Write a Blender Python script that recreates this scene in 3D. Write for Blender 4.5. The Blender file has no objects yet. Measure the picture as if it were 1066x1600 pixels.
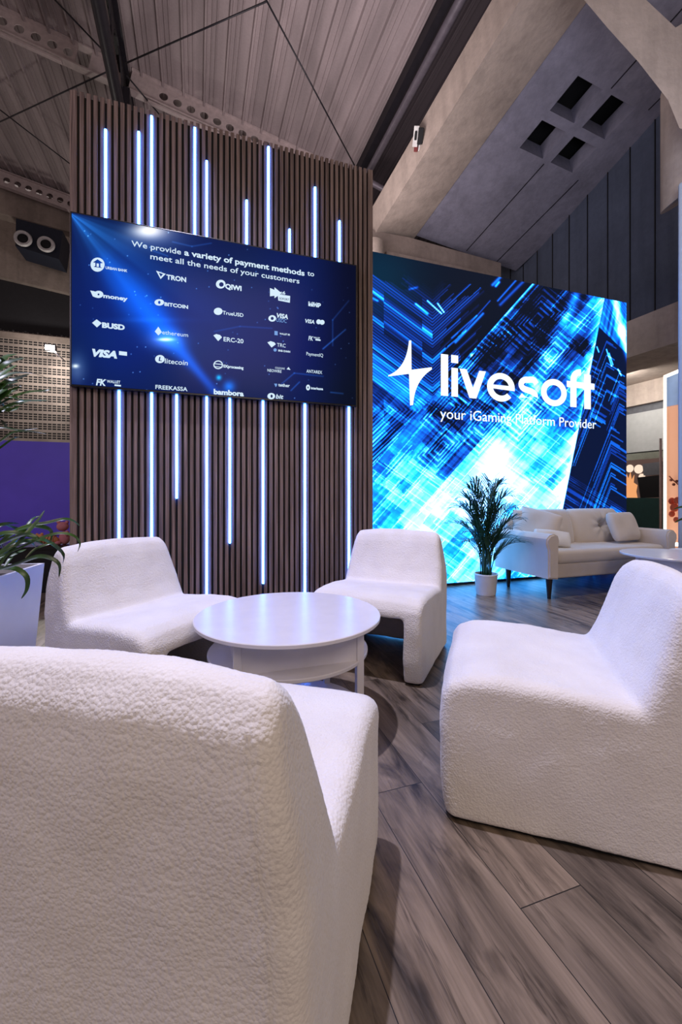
import bpy, bmesh, math, random
import numpy as np
from mathutils import Vector, Matrix

# ---------------------------------------------------------------- camera / world / lights
C = bpy.context.scene.collection
sc = bpy.context.scene
F, CX, HY, CAMZ = 660.0, 533.0, 773.0, 1.0
cam = bpy.data.cameras.new('camera')
camo = bpy.data.objects.new('camera', cam); C.objects.link(camo)
cam.sensor_fit = 'VERTICAL'; cam.sensor_height = 36.0; cam.lens = F / 1600 * 36.0
cam.shift_y = -(800 - HY) / 1600.0; cam.clip_start = 0.05; cam.clip_end = 200
camo.location = (0, 0, CAMZ); camo.rotation_euler = (math.pi / 2, 0, 0)
sc.camera = camo
sc.view_settings.view_transform = 'Standard'; sc.view_settings.look = 'None'
sc.view_settings.gamma = 1.0; sc.view_settings.exposure = 0.0; sc.view_settings.use_curve_mapping = False

w = bpy.data.worlds.new('hall_ambient'); sc.world = w; w.use_nodes = True
w.node_tree.nodes['Background'].inputs[0].default_value = (0.245, 0.198, 0.188, 1)
w.node_tree.nodes['Background'].inputs[1].default_value = 0.92

def light(name, kind, loc, target, energy, color, size=1.0, sizey=None, spot=None, blend=.3):
    l = bpy.data.lights.new(name, kind); l.energy = energy; l.color = color
    if kind == 'AREA':
        l.size = size
        if sizey: l.shape = 'RECTANGLE'; l.size_y = sizey
    else:
        l.shadow_soft_size = size
    if kind == 'SPOT':
        l.spot_size = spot; l.spot_blend = blend
    o = bpy.data.objects.new(name, l); C.objects.link(o); o.location = loc
    d = Vector(target) - Vector(loc); o.rotation_euler = d.to_track_quat('-Z', 'Y').to_euler()
    return o
# hall spotlights hung high over the seating group (the round table's hard shadow), and softer hall lighting behind the camera
light('hall_spotlight', 'SPOT', (-1.0, 1.85, 7.6), (-.10, 1.95, 0), 1900, (.76, .75, 1.0), .07, spot=math.radians(46), blend=.6)
light('hall_spotlight_sofa', 'SPOT', (2.0, 3.2, 7.2), (2.7, 4.4, 0), 520, (1.0, .92, .86), .12, spot=math.radians(45), blend=.7)
light('hall_floodlight_rear', 'AREA', (1.8, -2.6, 4.6), (.2, 1.6, .5), 112, (1.0, .82, .66), 2.6)
light('hall_floodlight_side', 'AREA', (-4.0, 0.3, 3.4), (0, 2.4, .6), 60, (.62, .62, 1.0), 1.8)
light('roof_fill_light', 'AREA', (-.6, 6.3, 4.6), (-.6, 7.2, 9.0), 135, (1.0, .88, .88), 2.2)  # unseen area light added to brighten the roof sheet from below
light('slab_fill_light', 'AREA', (2.6, 2.6, 3.7), (3.6, 6.2, 7.4), 52, (.86, .88, 1.0), 1.2)  # added fill without a fitting, lifts the raking beam and slab
light('right_wall_fill_light', 'AREA', (4.9, 7.6, 2.9), (6.4, 8.2, 1.9), 26, (1.0, .95, .88), .8)  # hidden area light added behind the led wall to brighten the right-hand walls

# ---------------------------------------------------------------- geometry of the place
A = math.atan2(660.0, 1927.0); c_, s_ = math.cos(A), math.sin(A)
D1 = Vector((c_, s_, 0)); D2 = Vector((-s_, c_, 0)); UP = Vector((0, 0, 1))
def W(s, t, z=0.0): return Vector((s * c_ - t * s_, s * s_ + t * c_, z))
def ray(x, y): return (x - CX) / F, (HY - y) / F
def onZ(x, y, Z): u, v = ray(x, y); return Vector((u * Z, Z, CAMZ + v * Z))
def onD(x, y, D): u, v = ray(x, y); return onZ(x, y, D / (-s_ * u + c_))
def onS(x, y, S): u, v = ray(x, y); return onZ(x, y, S / (c_ * u + s_))
def onH(x, y, z): u, v = ray(x, y); return onZ(x, y, (z - CAMZ) / v)
def onPlane(x, y, p0, n):
    u, v = ray(x, y); d = Vector((u, 1, v)); o = Vector((0, 0, CAMZ))
    return o + d * ((p0 - o).dot(n) / d.dot(n))

# ---------------------------------------------------------------- materials
def srgb(r, g, b): 
    f = lambda c: (c/255/12.92) if c/255 <= .04045 else ((c/255+.055)/1.055)**2.4
    return (f(r), f(g), f(b), 1)
class NT:
    def __init__(s, name):
        s.m = bpy.data.materials.new(name); s.m.use_nodes = True; s.t = s.m.node_tree
        s.b = s.t.nodes['Principled BSDF']
    def n(s, ty, **kw):
        x = s.t.nodes.new(ty)
        for k, v in kw.items():
            if k in x.inputs.keys(): x.inputs[k].default_value = v
            else: setattr(x, k, v)
        return x
    def l(s, a, b): s.t.links.new(a, b)
    def ramp(s, fac, stops):
        r = s.n('ShaderNodeValToRGB'); e = r.color_ramp.elements
        while len(e) < len(stops): e.new(.5)
        for i, (p, c) in enumerate(stops): e[i].position = p; e[i].color = c
        s.l(fac, r.inputs[0]); return r.outputs[0]
    def math(s, op, a, b=None, clamp=False):
        x = s.n('ShaderNodeMath', operation=op, use_clamp=clamp)
        for i, v in enumerate((a, b)):
            if v is None: continue
            if isinstance(v, (int, float)): x.inputs[i].default_value = v
            else: s.l(v, x.inputs[i])
        return x.outputs[0]
    def mix(s, fac, a, b, mode='MIX'):
        x = s.n('ShaderNodeMix', data_type='RGBA', blend_type=mode)
        for sock, v in ((0, fac), (6, a), (7, b)):
            if isinstance(v, (int, float)): x.inputs[sock].default_value = v
            elif isinstance(v, tuple): x.inputs[sock].default_value = v
            else: s.l(v, x.inputs[sock])
        return x.outputs[2]
    def coord(s, scale=(1,1,1), kind='Object', rot=(0,0,0)):
        tc = s.n('ShaderNodeTexCoord'); mp = s.n('ShaderNodeMapping')
        mp.inputs['Scale'].default_value = scale; mp.inputs['Rotation'].default_value = rot
        s.l(tc.outputs[kind], mp.inputs[0]); return mp.outputs[0]
    def noise(s, vec, scale, detail=4, rough=.5):
        x = s.n('ShaderNodeTexNoise', Scale=scale, Detail=detail, Roughness=rough); s.l(vec, x.inputs['Vector']); return x.outputs[0]
    def bump(s, h, strength=.3, dist=.01):
        x = s.n('ShaderNodeBump', Strength=strength, Distance=dist); s.l(h, x.inputs['Height']); s.l(x.outputs[0], s.b.inputs['Normal'])
def plain(name, col, rough=.5, metal=0.0, emit=None, es=1.0, var=.12, nscale=12, bump=0):
    t = NT(name); t.b.inputs['Roughness'].default_value = rough; t.b.inputs['Metallic'].default_value = metal
    v = t.noise(t.coord(), nscale, 3)
    lo = tuple(x * (1 - var) for x in col[:3]) + (1,); hi = tuple(min(1, x * (1 + var)) for x in col[:3]) + (1,)
    t.l(t.ramp(v, [(.3, lo), (.7, hi)]), t.b.inputs['Base Color'])
    if bump: t.bump(v, bump, .005)
    if emit: t.b.inputs['Emission Color'].default_value = emit; t.b.inputs['Emission Strength'].default_value = es
    return t.m
def emis(name, col, strength):
    t = NT(name); t.b.inputs['Base Color'].default_value = (.02, .02, .02, 1); t.b.inputs['Roughness'].default_value = .4
    t.b.inputs['Emission Color'].default_value = col; t.b.inputs['Emission Strength'].default_value = strength; return t.m

def m_boucle():
    t = NT('white_boucle'); v = t.coord()
    vo = t.n('ShaderNodeTexVoronoi', Scale=170.0); t.l(v, vo.inputs['Vector'])
    n1 = t.noise(v, 90, 4, .6); n2 = t.noise(v, 7, 3)
    h = t.math('ADD', t.math('MULTIPLY', t.math('SUBTRACT', 1.0, vo.outputs['Distance']), .6), n1)
    t.bump(h, .45, .005)
    t.l(t.ramp(n2, [(.3, (.71, .665, .64, 1)), (.7, (.78, .74, .715, 1))]), t.b.inputs['Base Color'])
    t.b.inputs['Roughness'].default_value = 1.0; t.b.inputs['Sheen Weight'].default_value = .25
    t.b.inputs['Sheen Roughness'].default_value = .6; t.b.inputs['Specular IOR Level'].default_value = .1
    return t.m
def m_floor():
    t = NT('grey_oak_planks')
    rot = t.coord()                              # floor object is turned so its x crosses the planks, y runs along them
    sep = t.n('ShaderNodeSeparateXYZ'); t.l(rot, sep.inputs[0])
    X = t.math('ADD', sep.outputs[0], 50 * .19 - .55 + .0); Y = sep.outputs[1]
    px = t.math('DIVIDE', X, .19); pi = t.math('FLOOR', px); pf = t.math('FRACT', px)
    off = t.math('MULTIPLY', t.math('FRACT', t.math('MULTIPLY', pi, .37)), 1.28)
    py = t.math('DIVIDE', t.math('ADD', Y, t.math('ADD', off, 25.6 + .623)), 1.28); pj = t.math('FLOOR', py); pg = t.math('FRACT', py)
    cb = t.n('ShaderNodeCombineXYZ'); t.l(pi, cb.inputs[0]); t.l(pj, cb.inputs[1])
    w2 = t.n('ShaderNodeTexWhiteNoise', noise_dimensions='3D'); t.l(cb.outputs[0], w2.inputs['Vector'])
    # grain coordinates shifted per plank
    sh = t.n('ShaderNodeVectorMath', operation='SCALE'); t.l(w2.outputs['Color'], sh.inputs[0]); sh.inputs['Scale'].default_value = 17.0
    ad = t.n('ShaderNodeVectorMath', operation='ADD'); t.l(rot, ad.inputs[0]); t.l(sh.outputs[0], ad.inputs[1])
    mp = t.n('ShaderNodeMapping'); mp.inputs['Scale'].default_value = (8, 1.3, 1); t.l(ad.outputs[0], mp.inputs[0])
    g1 = t.n('ShaderNodeTexNoise', Scale=1.3, Detail=8.0, Roughness=.62, Distortion=.9); t.l(mp.outputs[0], g1.inputs['Vector'])
    mp2 = t.n('ShaderNodeMapping'); mp2.inputs['Scale'].default_value = (90, 3.2, 1); t.l(ad.outputs[0], mp2.inputs[0])
    g2 = t.n('ShaderNodeTexNoise', Scale=1.5, Detail=5.0, Roughness=.6); t.l(mp2.outputs[0], g2.inputs['Vector'])
    mp3 = t.n('ShaderNodeMapping'); mp3.inputs['Scale'].default_value = (6, 1.6, 1); t.l(ad.outputs[0], mp3.inputs[0])
    g3 = t.n('ShaderNodeTexNoise', Scale=1.0, Detail=3.0, Distortion=1.8); t.l(mp3.outputs[0], g3.inputs['Vector'])
    col = t.ramp(g1.outputs[0], [(.30, srgb(42, 35, 30)), (.40, srgb(92, 81, 71)), (.53, srgb(126, 112, 98)), (.75, srgb(156, 140, 123))])
    col = t.mix(.55, col, t.ramp(g2.outputs[0], [(.35, (.62, .62, .62, 1)), (.6, (1.05, 1.05, 1.05, 1))]), 'MULTIPLY')
    knot = t.ramp(g3.outputs[0], [(.27, (.25, .23, .23, 1)), (.36, (1, 1, 1, 1))])
    col = t.mix(.75, col, knot, 'MULTIPLY')
    g4 = t.n('ShaderNodeTexNoise', Scale=1.0, Detail=5.0, Roughness=.65, Distortion=.5)
    mp4 = t.n('ShaderNodeMapping'); mp4.inputs['Scale'].default_value = (11, 1.0, 1); t.l(ad.outputs[0], mp4.inputs[0]); t.l(mp4.outputs[0], g4.inputs['Vector'])
    ridge = t.math('ABSOLUTE', t.math('SUBTRACT', g4.outputs[0], .5))
    crack = t.ramp(ridge, [(.0, (.16, .14, .13, 1)), (.022, (1, 1, 1, 1))])
    cm = t.ramp(g3.outputs[0], [(.40, (1, 1, 1, 1)), (.52, (0, 0, 0, 1))])
    cmf = t.math('MULTIPLY', cm, .6)
    col = t.mix(cmf, col, crack, 'MULTIPLY')
    mp5 = t.n('ShaderNodeMapping'); mp5.inputs['Scale'].default_value = (5.5, 2.6, 1); t.l(ad.outputs[0], mp5.inputs[0])
    vk = t.n('ShaderNodeTexVoronoi', Scale=1.0); t.l(mp5.outputs[0], vk.inputs['Vector'])
    col = t.mix(.7, col, t.ramp(vk.outputs['Distance'], [(.035, (.10, .085, .08, 1)), (.10, (.75, .72, .7, 1)), (.2, (1, 1, 1, 1))]), 'MULTIPLY')
    tone = t.ramp(w2.outputs[0], [(0, (.72, .71, .72, 1)), (1, (1.12, 1.08, 1.05, 1))])
    col = t.mix(1.0, col, tone, 'MULTIPLY')
    e1 = t.math('LESS_THAN', pf, .012); e2 = t.math('LESS_THAN', pg, .0022)
    edge = t.math('MAXIMUM', e1, e2)
    col = t.mix(edge, col, (.012, .01, .01, 1))
    t.l(col, t.b.inputs['Base Color'])
    t.l(t.ramp(g2.outputs[0], [(.3, (.27, .27, .27, 1)), (.7, (.42, .42, .42, 1))]), t.b.inputs['Roughness'])
    hh = t.math('SUBTRACT', g2.outputs[0], t.math('MULTIPLY', edge, 2.0)); t.bump(hh, .12, .004)
    return t.m
def m_concrete(name, base, dark=.72, scale=1.0, rot=(0, 0, 0)):
    t = NT(name); v = t.coord()
    n1 = t.noise(v, 1.1 * scale, 7, .65); n2 = t.noise(v, 14 * scale, 5, .6)
    st = t.coord((6, 6, .5)); n3 = t.noise(st, 1.0 * scale, 4)
    lo = tuple(x * dark for x in base[:3]) + (1,); hi = tuple(min(1, x * 1.18) for x in base[:3]) + (1,)
    col = t.ramp(n1, [(.33, lo), (.52, base), (.7, hi)])
    col = t.mix(.3, col, t.ramp(n2, [(.35, (.72, .72, .72, 1)), (.6, (1, 1, 1, 1))]), 'MULTIPLY')
    col = t.mix(.35, col, t.ramp(n3, [(.35, (.6, .6, .6, 1)), (.55, (1, 1, 1, 1))]), 'MULTIPLY')
    t.l(col, t.b.inputs['Base Color']); t.b.inputs['Roughness'].default_value = .9; t.bump(n2, .35, .02)
    return t.m
def m_wood():
    t = NT('walnut_slat_veneer'); v = t.coord((60, 60, 1.2)); n = t.noise(v, 1.6, 6, .6)
    v2 = t.coord((20, 20, .25)); n2 = t.noise(v2, 1.2, 2)
    col = t.ramp(n, [(.3, srgb(78, 60, 54)), (.5, srgb(120, 99, 90)), (.72, srgb(158, 134, 122))])
    col = t.mix(.7, col, t.ramp(n2, [(.3, (.62, .6, .6, 1)), (.7, (1.1, 1.1, 1.1, 1))]), 'MULTIPLY')
    t.l(col, t.b.inputs['Base Color']); t.b.inputs['Roughness'].default_value = .55; t.bump(n, .15, .002); return t.m
def m_roof(name, base):
    t = NT(name); v = t.coord((1.2, .12, 1)); n = t.noise(v, 3.0, 4); n2 = t.noise(t.coord(), 30, 3)
    lo = tuple(x * .75 for x in base[:3]) + (1,); hi = tuple(x * 1.2 for x in base[:3]) + (1,)
    col = t.ramp(n, [(.3, lo), (.7, hi)]); col = t.mix(.25, col, t.ramp(n2, [(.3, (.6, .6, .6, 1)), (.7, (1, 1, 1, 1))]), 'MULTIPLY')
    t.l(col, t.b.inputs['Base Color']); t.b.inputs['Roughness'].default_value = .7; return t.m
def m_blocks():
    t = NT('perforated_block_wall')
    tc = t.n('ShaderNodeTexCoord'); sep = t.n('ShaderNodeSeparateXYZ'); t.l(tc.outputs['Object'], sep.inputs[0])
    X, Z = t.math('ADD', sep.outputs[0], 40), t.math('ADD', sep.outputs[2], 3.0)
    cx = t.math('FRACT', t.math('DIVIDE', X, .125)); row = t.math('DIVIDE', Z, .285); rz = t.math('FRACT', row)
    inx = t.math('GREATER_THAN', cx, .2)
    g = t.math('FRACT', t.math('MULTIPLY', rz, 3.9)); ing = t.math('GREATER_THAN', g, .34); inb = t.math('LESS_THAN', rz, .769)
    slot = t.math('MULTIPLY', inx, t.math('MULTIPLY', ing, inb))
    # a few blank blocks
    cb = t.n('ShaderNodeCombineXYZ'); t.l(t.math('FLOOR', t.math('DIVIDE', X, .875)), cb.inputs[0]); t.l(t.math('FLOOR', row), cb.inputs[1])
    wn = t.n('ShaderNodeTexWhiteNoise', noise_dimensions='3D'); t.l(cb.outputs[0], wn.inputs['Vector'])
    slot = t.math('MULTIPLY', slot, t.math('LESS_THAN', wn.outputs[0], .84))
    n = t.noise(t.coord(), 1.5, 5)
    col = t.ramp(n, [(.3, srgb(128, 116, 112)), (.7, srgb(168, 154, 148))])
    col = t.mix(slot, col, (.014, .012, .013, 1)); t.l(col, t.b.inputs['Base Color']); t.b.inputs['Roughness'].default_value = .9  # slots are colour only, near-black for the shade inside the holes
    return t.m
def m_vcol(name, strength, gloss=.35):
    t = NT(name); a = t.n('ShaderNodeAttribute', attribute_name='picture')
    t.b.inputs['Base Color'].default_value = (.004, .004, .005, 1); t.b.inputs['Roughness'].default_value = gloss; t.b.inputs['Specular IOR Level'].default_value = .06
    t.l(a.outputs['Color'], t.b.inputs['Emission Color']); t.b.inputs['Emission Strength'].default_value = strength
    return t.m
def m_fabric(name, col, bump=.25):
    t = NT(name); v = t.coord(); n = t.noise(v, 160, 3); n2 = t.noise(v, 5, 4)
    lo = tuple(x * .88 for x in col[:3]) + (1,)
    t.l(t.ramp(n2, [(.3, lo), (.7, col)]), t.b.inputs['Base Color']); t.b.inputs['Roughness'].default_value = .85
    t.b.inputs['Sheen Weight'].default_value = .3; t.bump(n, bump, .002); return t.m
def m_leaf(name, c1, c2):
    t = NT(name); n = t.noise(t.coord(), 9, 2); t.l(t.ramp(n, [(.35, c1), (.65, c2)]), t.b.inputs['Base Color'])
    t.b.inputs['Roughness'].default_value = .35; return t.m

M = {}
M['boucle'] = m_boucle(); M['floor'] = m_floor(); M['wood'] = m_wood()
M['conc'] = m_concrete('raw_concrete', srgb(148, 133, 126)); M['conc_light'] = m_concrete('pale_concrete', srgb(186, 170, 160), .82)
M['conc_blue'] = m_concrete('bluish_slab_concrete', srgb(138, 136, 154), .8); M['conc_brown'] = m_concrete('brown_soffit', srgb(128, 112, 104))
M['darkwall'] = m_concrete('dark_slate_cladding', srgb(84, 92, 112), .85)
M['roof'] = m_roof('grey_roof_sheet', srgb(160, 146, 148)); M['roof_dark'] = m_roof('dark_roof_sheet', srgb(66, 58, 64))
M['steel_white'] = plain('white_painted_steel', srgb(182, 166, 166), .5, 0); M['steel_dark'] = plain('dark_steel', srgb(40, 37, 44), .45, .3)
M['pipe'] = plain('grey_pipe', srgb(105, 98, 108), .4, .2)
M['black'] = plain('black_matte', (.006, .006, .008, 1), .8); M['black_gloss'] = plain('black_gloss', (.008, .008, .01, 1), .25)
M['white_table'] = plain('white_lacquer', (.72, .69, .72, 1), .22, var=.03)
M['planter'] = plain('lavender_tinted_lacquer', (.62, .63, .76, 1), .3, var=.02)  # lavender tint in the base colour stands in for blue light on white
M['blocks'] = m_blocks(); M['sofa'] = m_fabric('beige_velvet', srgb(205, 194, 186)); M['pillow_white'] = m_fabric('pale_pillow', srgb(222, 220, 220))
M['led'] = emis('blue_led', (.05, .19, 1.0, 1), 26.0); M['white_em'] = emis('screen_white', (.86, .97, 1, 1), 1.25)
M['logo_em'] = emis('screen_lettering_white', (.62, .80, .95, 1), 1.0); M['logo_blue'] = emis('screen_lettering_blue', (.12, .3, .7, 1), 1.0)
M['screen_navy'] = emis('screen_navy', (.005, .02, .12, 1), 1.0)
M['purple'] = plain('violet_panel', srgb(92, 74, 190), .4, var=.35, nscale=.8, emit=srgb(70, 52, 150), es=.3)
M['leaf'] = m_leaf('palm_leaf', srgb(22, 52, 32), srgb(52, 88, 52)); M['leaf2'] = m_leaf('strap_leaf', srgb(14, 34, 14), srgb(58, 92, 34))
M['stem'] = plain('green_stem', srgb(80, 92, 60), .5); M['pot'] = plain('white_ceramic', (.75, .72, .70, 1), .3, var=.04); M['soil'] = plain('dark_soil', (.02, .015, .012, 1), 1)
M['leg_black'] = plain('black_lacquered_wood', (.01, .009, .01, 1), .3)
M['green'] = plain('dark_green_panel', srgb(20, 62, 60), .5); M['grey'] = plain('light_grey_cladding', srgb(170, 170, 170), .6, var=.05)
M['grey_dark'] = plain('grey_shadow_trim', srgb(92, 92, 98), .6); M['greenish'] = m_concrete('mossy_concrete', srgb(128, 130, 118))
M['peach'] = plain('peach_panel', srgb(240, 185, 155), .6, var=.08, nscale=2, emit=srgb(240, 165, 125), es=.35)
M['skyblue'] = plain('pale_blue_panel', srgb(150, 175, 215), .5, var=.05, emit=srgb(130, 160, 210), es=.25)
M['frame_em'] = emis('warm_white_light_frame', (1, .93, .80, 1), 3.0); M['flood_em'] = emis('floodlight_glow', (1, .95, .85, 1), 60.0)
M['pillar'] = plain('pale_blue_grey_pillar', srgb(176, 188, 205), .45, var=.03)
M['coral'] = plain('coral_flower', srgb(225, 110, 80), .6); M['coral_dark'] = plain('brown_branch', srgb(130, 70, 50), .7)
M['orange'] = plain('orange_plush', srgb(205, 135, 90), .9); M['pink'] = plain('pink_plush', srgb(205, 125, 128), .9)
M['gold_em'] = emis('golden_print', (1.0, .42, .16, 1), .9); M['poster'] = emis('brown_print', (.10, .05, .04, 1), .8); M['cream_em'] = emis('cream_print', (1, .78, .6, 1), 1.0)
M['red'] = plain('dark_red_plastic', srgb(110, 30, 30), .4); M['white_plastic'] = plain('white_plastic', (.7, .69, .68, 1), .4)
M['navy_box'] = plain('navy_box', srgb(24, 30, 48), .6); M['nozzle'] = plain('pale_nozzle_ring', srgb(200, 196, 198), .4)
M['louver'] = plain('dark_louvre', srgb(30, 28, 34), .7)

# ---------------------------------------------------------------- object helpers
def link(name, bm, mat, parent=None, smooth=False, origin=None, angle=None):
    bmesh.ops.recalc_face_normals(bm, faces=bm.faces)
    me = bpy.data.meshes.new(name); bm.to_mesh(me); bm.free()
    if smooth:
        for p in me.polygons: p.use_smooth = True
        if angle is not None: me.set_sharp_from_angle(angle=math.radians(angle))
    me.materials.append(mat) if mat else None
    o = bpy.data.objects.new(name, me); C.objects.link(o)
    if origin is not None:
        me.transform(Matrix.Translation(-Vector(origin))); o.location = origin
    if parent: o.parent = parent
    return o
def tag(o, label, cat, group=None):
    o['label'] = label; o['category'] = cat
    if group: o['group'] = group
    return o
def thing(name, label, cat, loc=(0, 0, 0), rz=0, group=None):
    o = bpy.data.objects.new(name, None); C.objects.link(o); o.location = loc; o.rotation_euler = (0, 0, rz)
    o.empty_display_size = .1
    return tag(o, label, cat, group)
def struct(o, kind='structure'): o['kind'] = kind; return o
def dup(root, loc, rz, label, group=None):
    r = root.copy(); C.objects.link(r); r.location = loc; r.rotation_euler = (0, 0, rz); r['label'] = label
    if group: r['group'] = group
    for ch in list(root.children):
        c = ch.copy(); C.objects.link(c); c.parent = r
        for g in list(ch.children):
            d = g.copy(); C.objects.link(d); d.parent = c
    return r
def box(bm, x0, x1, y0, y1, z0, z1, M4=None, bevel=0, seg=2):
    r = bmesh.ops.create_cube(bm, size=1.0); vs = r['verts']
    bmesh.ops.scale(bm, vec=(x1-x0, y1-y0, z1-z0), verts=vs)
    bmesh.ops.translate(bm, vec=((x0+x1)/2, (y0+y1)/2, (z0+z1)/2), verts=vs)
    if bevel:
        es = list({e for v in vs for e in v.link_edges})
        rb = bmesh.ops.bevel(bm, geom=es, offset=bevel, segments=seg, affect='EDGES', profile=.5)
        vs = list({v for f in rb['faces'] for v in f.verts} | {v for v in vs if v.is_valid})
        vs = [v for v in vs if v.is_valid]
    if M4 is not None: bmesh.ops.transform(bm, matrix=M4, verts=vs)
    return vs
def wbox(bm, s0, s1, t0, t1, z0, z1, bevel=0):
    R = Matrix(((c_, -s_, 0, 0), (s_, c_, 0, 0), (0, 0, 1, 0), (0, 0, 0, 1)))
    return box(bm, s0, s1, t0, t1, z0, z1, R, bevel)
def prism(bm, pts, vec):
    a = [bm.verts.new(p) for p in pts]; b = [bm.verts.new(Vector(p) + vec) for p in pts]; n = len(pts)
    bm.faces.new(a); bm.faces.new(b[::-1])
    for i in range(n): bm.faces.new((a[i], b[i], b[(i+1) % n], a[(i+1) % n]))
def tube(bm, pts, r, seg=8, r2=None, caps=True):
    rings = []; n = len(pts); pts = [Vector(p) for p in pts]
    for i, p in enumerate(pts):
        d = (pts[min(i+1, n-1)] - pts[max(i-1, 0)]).normalized()
        a = d.orthogonal().normalized() if i == 0 else (a - d * a.dot(d)).normalized()
        b = d.cross(a); rr = r if r2 is None else r + (r2 - r) * i / (n - 1)
        rings.append([bm.verts.new(p + (a * math.cos(2*math.pi*k/seg) + b * math.sin(2*math.pi*k/seg)) * rr) for k in range(seg)])
    for i in range(n-1):
        for k in range(seg): bm.faces.new((rings[i][k], rings[i][(k+1) % seg], rings[i+1][(k+1) % seg], rings[i+1][k]))
    if caps: bm.faces.new(rings[0][::-1]); bm.faces.new(rings[-1])
def lathe(bm, prof, seg=48, c=(0, 0, 0)):
    rings = []
    for r, z in prof:
        if r < 1e-6: rings.append([bm.verts.new((c[0], c[1], c[2]+z))])
        else: rings.append([bm.verts.new((c[0]+r*math.cos(2*math.pi*k/seg), c[1]+r*math.sin(2*math.pi*k/seg), c[2]+z)) for k in range(seg)])
    for a, b in zip(rings, rings[1:]):
        for k in range(seg):
            q = [a[k % len(a)], a[(k+1) % len(a)], b[(k+1) % len(b)], b[k % len(b)]]
            q2 = []; [q2.append(v) for v in q if v not in q2]
            if len(q2) > 2: bm.faces.new(q2)

# ================================================================ SETTING
# floor
bm = bmesh.new(); box(bm, -12, 14, -4, 18, -.06, 0)
fl = struct(link('floor', bm, M['floor'])); fl.rotation_euler = (0, 0, A)

# roof: corrugated sheet sloping down to the right, ribs running along D2
RZ0, RSL, REDGE = 9.3, .2, 3.52
def roofz(s): return RZ0 - RSL * s
def corrugated(name, s0, s1, t0, t1, dz, mat, pitch, hgt):
    bm = bmesh.new(); prof = []; s = s0
    while s < s1:
        z = roofz(s) + dz
        for ds, h in ((0, 0), (.30, 0), (.34, -hgt), (.42, -hgt), (.46, 0), (.62, 0), (.64, -hgt*.35), (.68, -hgt*.35), (.70, 0), (.82, 0), (.84, -hgt*.35), (.88, -hgt*.35), (.90, 0)):
            prof.append((s + ds * pitch, roofz(s + ds * pitch) + dz + h))
        s += pitch
    a = [bm.verts.new((s, t0, z)) for s, z in prof]; b = [bm.verts.new((s, t1, z)) for s, z in prof]
    a2 = [bm.verts.new((s, t0, z + .2)) for s, z in ((prof[0][0], prof[0][1]), (prof[-1][0], prof[-1][1]))]
    b2 = [bm.verts.new((s, t1, z + .2)) for s, z in ((prof[0][0], prof[0][1]), (prof[-1][0], prof[-1][1]))]
    for i in range(len(a)-1): bm.faces.new((a[i], a[i+1], b[i+1], b[i]))
    bm.faces.new((a2[0], b2[0], b2[1], a2[1])); bm.faces.new((a[0], b[0], b2[0], a2[0])); bm.faces.new((a[-1], a2[1], b2[1], b[-1]))
    o = link(name, bm, mat); o.rotation_euler = (0, 0, A); return o
struct(corrugated('ceiling', -14, REDGE, -3, 15.2, 0, M['roof'], .40, .06))
struct(corrugated('ceiling_dark_bay', REDGE + .05, 13, -3, 15.2, -.05, M['roof_dark'], .26, .05))
# dark gutter along the roof edge
bm = bmesh.new(); wbox(bm, REDGE - .03, REDGE + .10, -3, 15, roofz(REDGE) - .22, roofz(REDGE) - .0)
struct(link('ceiling_gutter', bm, M['steel_dark']))

# perforated white roof beams
def perforated(bm, L, H, hole, pitch, start, end, thick=.02):
    """plate in x (0..L), z(0..H), with round holes between start and end"""
    def cell(x0, x1, r):
        cx, cz = (x0+x1)/2, H/2; n = 16
        inn = [(cx + r*math.cos(2*math.pi*(k+.5)/n), cz + r*math.sin(2*math.pi*(k+.5)/n)) for k in range(n)]
        out = []
        for k in range(n):
            a = 2*math.pi*(k+.5)/n; dx, dz = math.cos(a), math.sin(a)
            m = min(((x1-x0)/2)/max(abs(dx), 1e-6), (H/2)/max(abs(dz), 1e-6)); out.append((cx+dx*m, cz+dz*m))
        for y in (0, thick):
            I = [bm.verts.new((p[0], y, p[1])) for p in inn]; O = [bm.verts.new((p[0], y, p[1])) for p in out]
            for k in range(n):
                q = (I[k], I[(k+1) % n], O[(k+1) % n], O[k]); bm.faces.new(q)
            # corners
            for a, b, c in ((1, 2, (x1, H)), (5, 6, (x0, H)), (9, 10, (x0, 0)), (13, 14, (x1, 0))):
                bm.faces.new((O[a], O[b], bm.verts.new((c[0], y, c[1]))))
            if y == 0: I0 = I
        for k in range(n): bm.faces.new((I0[k], I0[(k+1) % n], I[(k+1) % n], I[k]))
    for x0, x1 in ((0, start), (end, L)):
        if x1 - x0 > .02: box(bm, x0, x1, 0, thick, 0, H)
    x = start
    while x + pitch <= end + 1e-6: cell(x, x + pitch, hole); x += pitch
    box(bm, 0, L, -.07, .09, H, H+.025); box(bm, 0, L, -.07, .09, -.025, 0)   # flanges
def roof_beam(t, s0, s1, n_label, H=.40, drop=.42, ledge=True):
    root = thing('perforated_roof_beam', n_label, 'roof beam', W(s0, t, roofz(s0) - drop - .0))
    L = (s1 - s0) * math.sqrt(1 + RSL*RSL); R = Matrix.Rotation(A, 4, 'Z') @ Matrix.Rotation(math.atan(RSL), 4, 'Y')
    root.rotation_euler = R.to_euler()
    bm = bmesh.new(); perforated(bm, L, H, .085, .27, .5, L - .6, .02); link('web', bm, M['steel_white'], root)
    if ledge:
        bm = bmesh.new(); box(bm, .4, L-1.0, -.10, -.02, -.12, -.085); link('ledge_strip', bm, M['steel_white'], root)
    return root
roof_beam(9.4, -1.30, 3.45, 'white steel roof beam with round holes, rising from the top of the slatted wall to the dark truss', drop=.44)
roof_beam(9.4, -7.5, -1.42, 'white steel roof beam with round holes, in the top left corner left of the dark truss', drop=.44)
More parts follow.
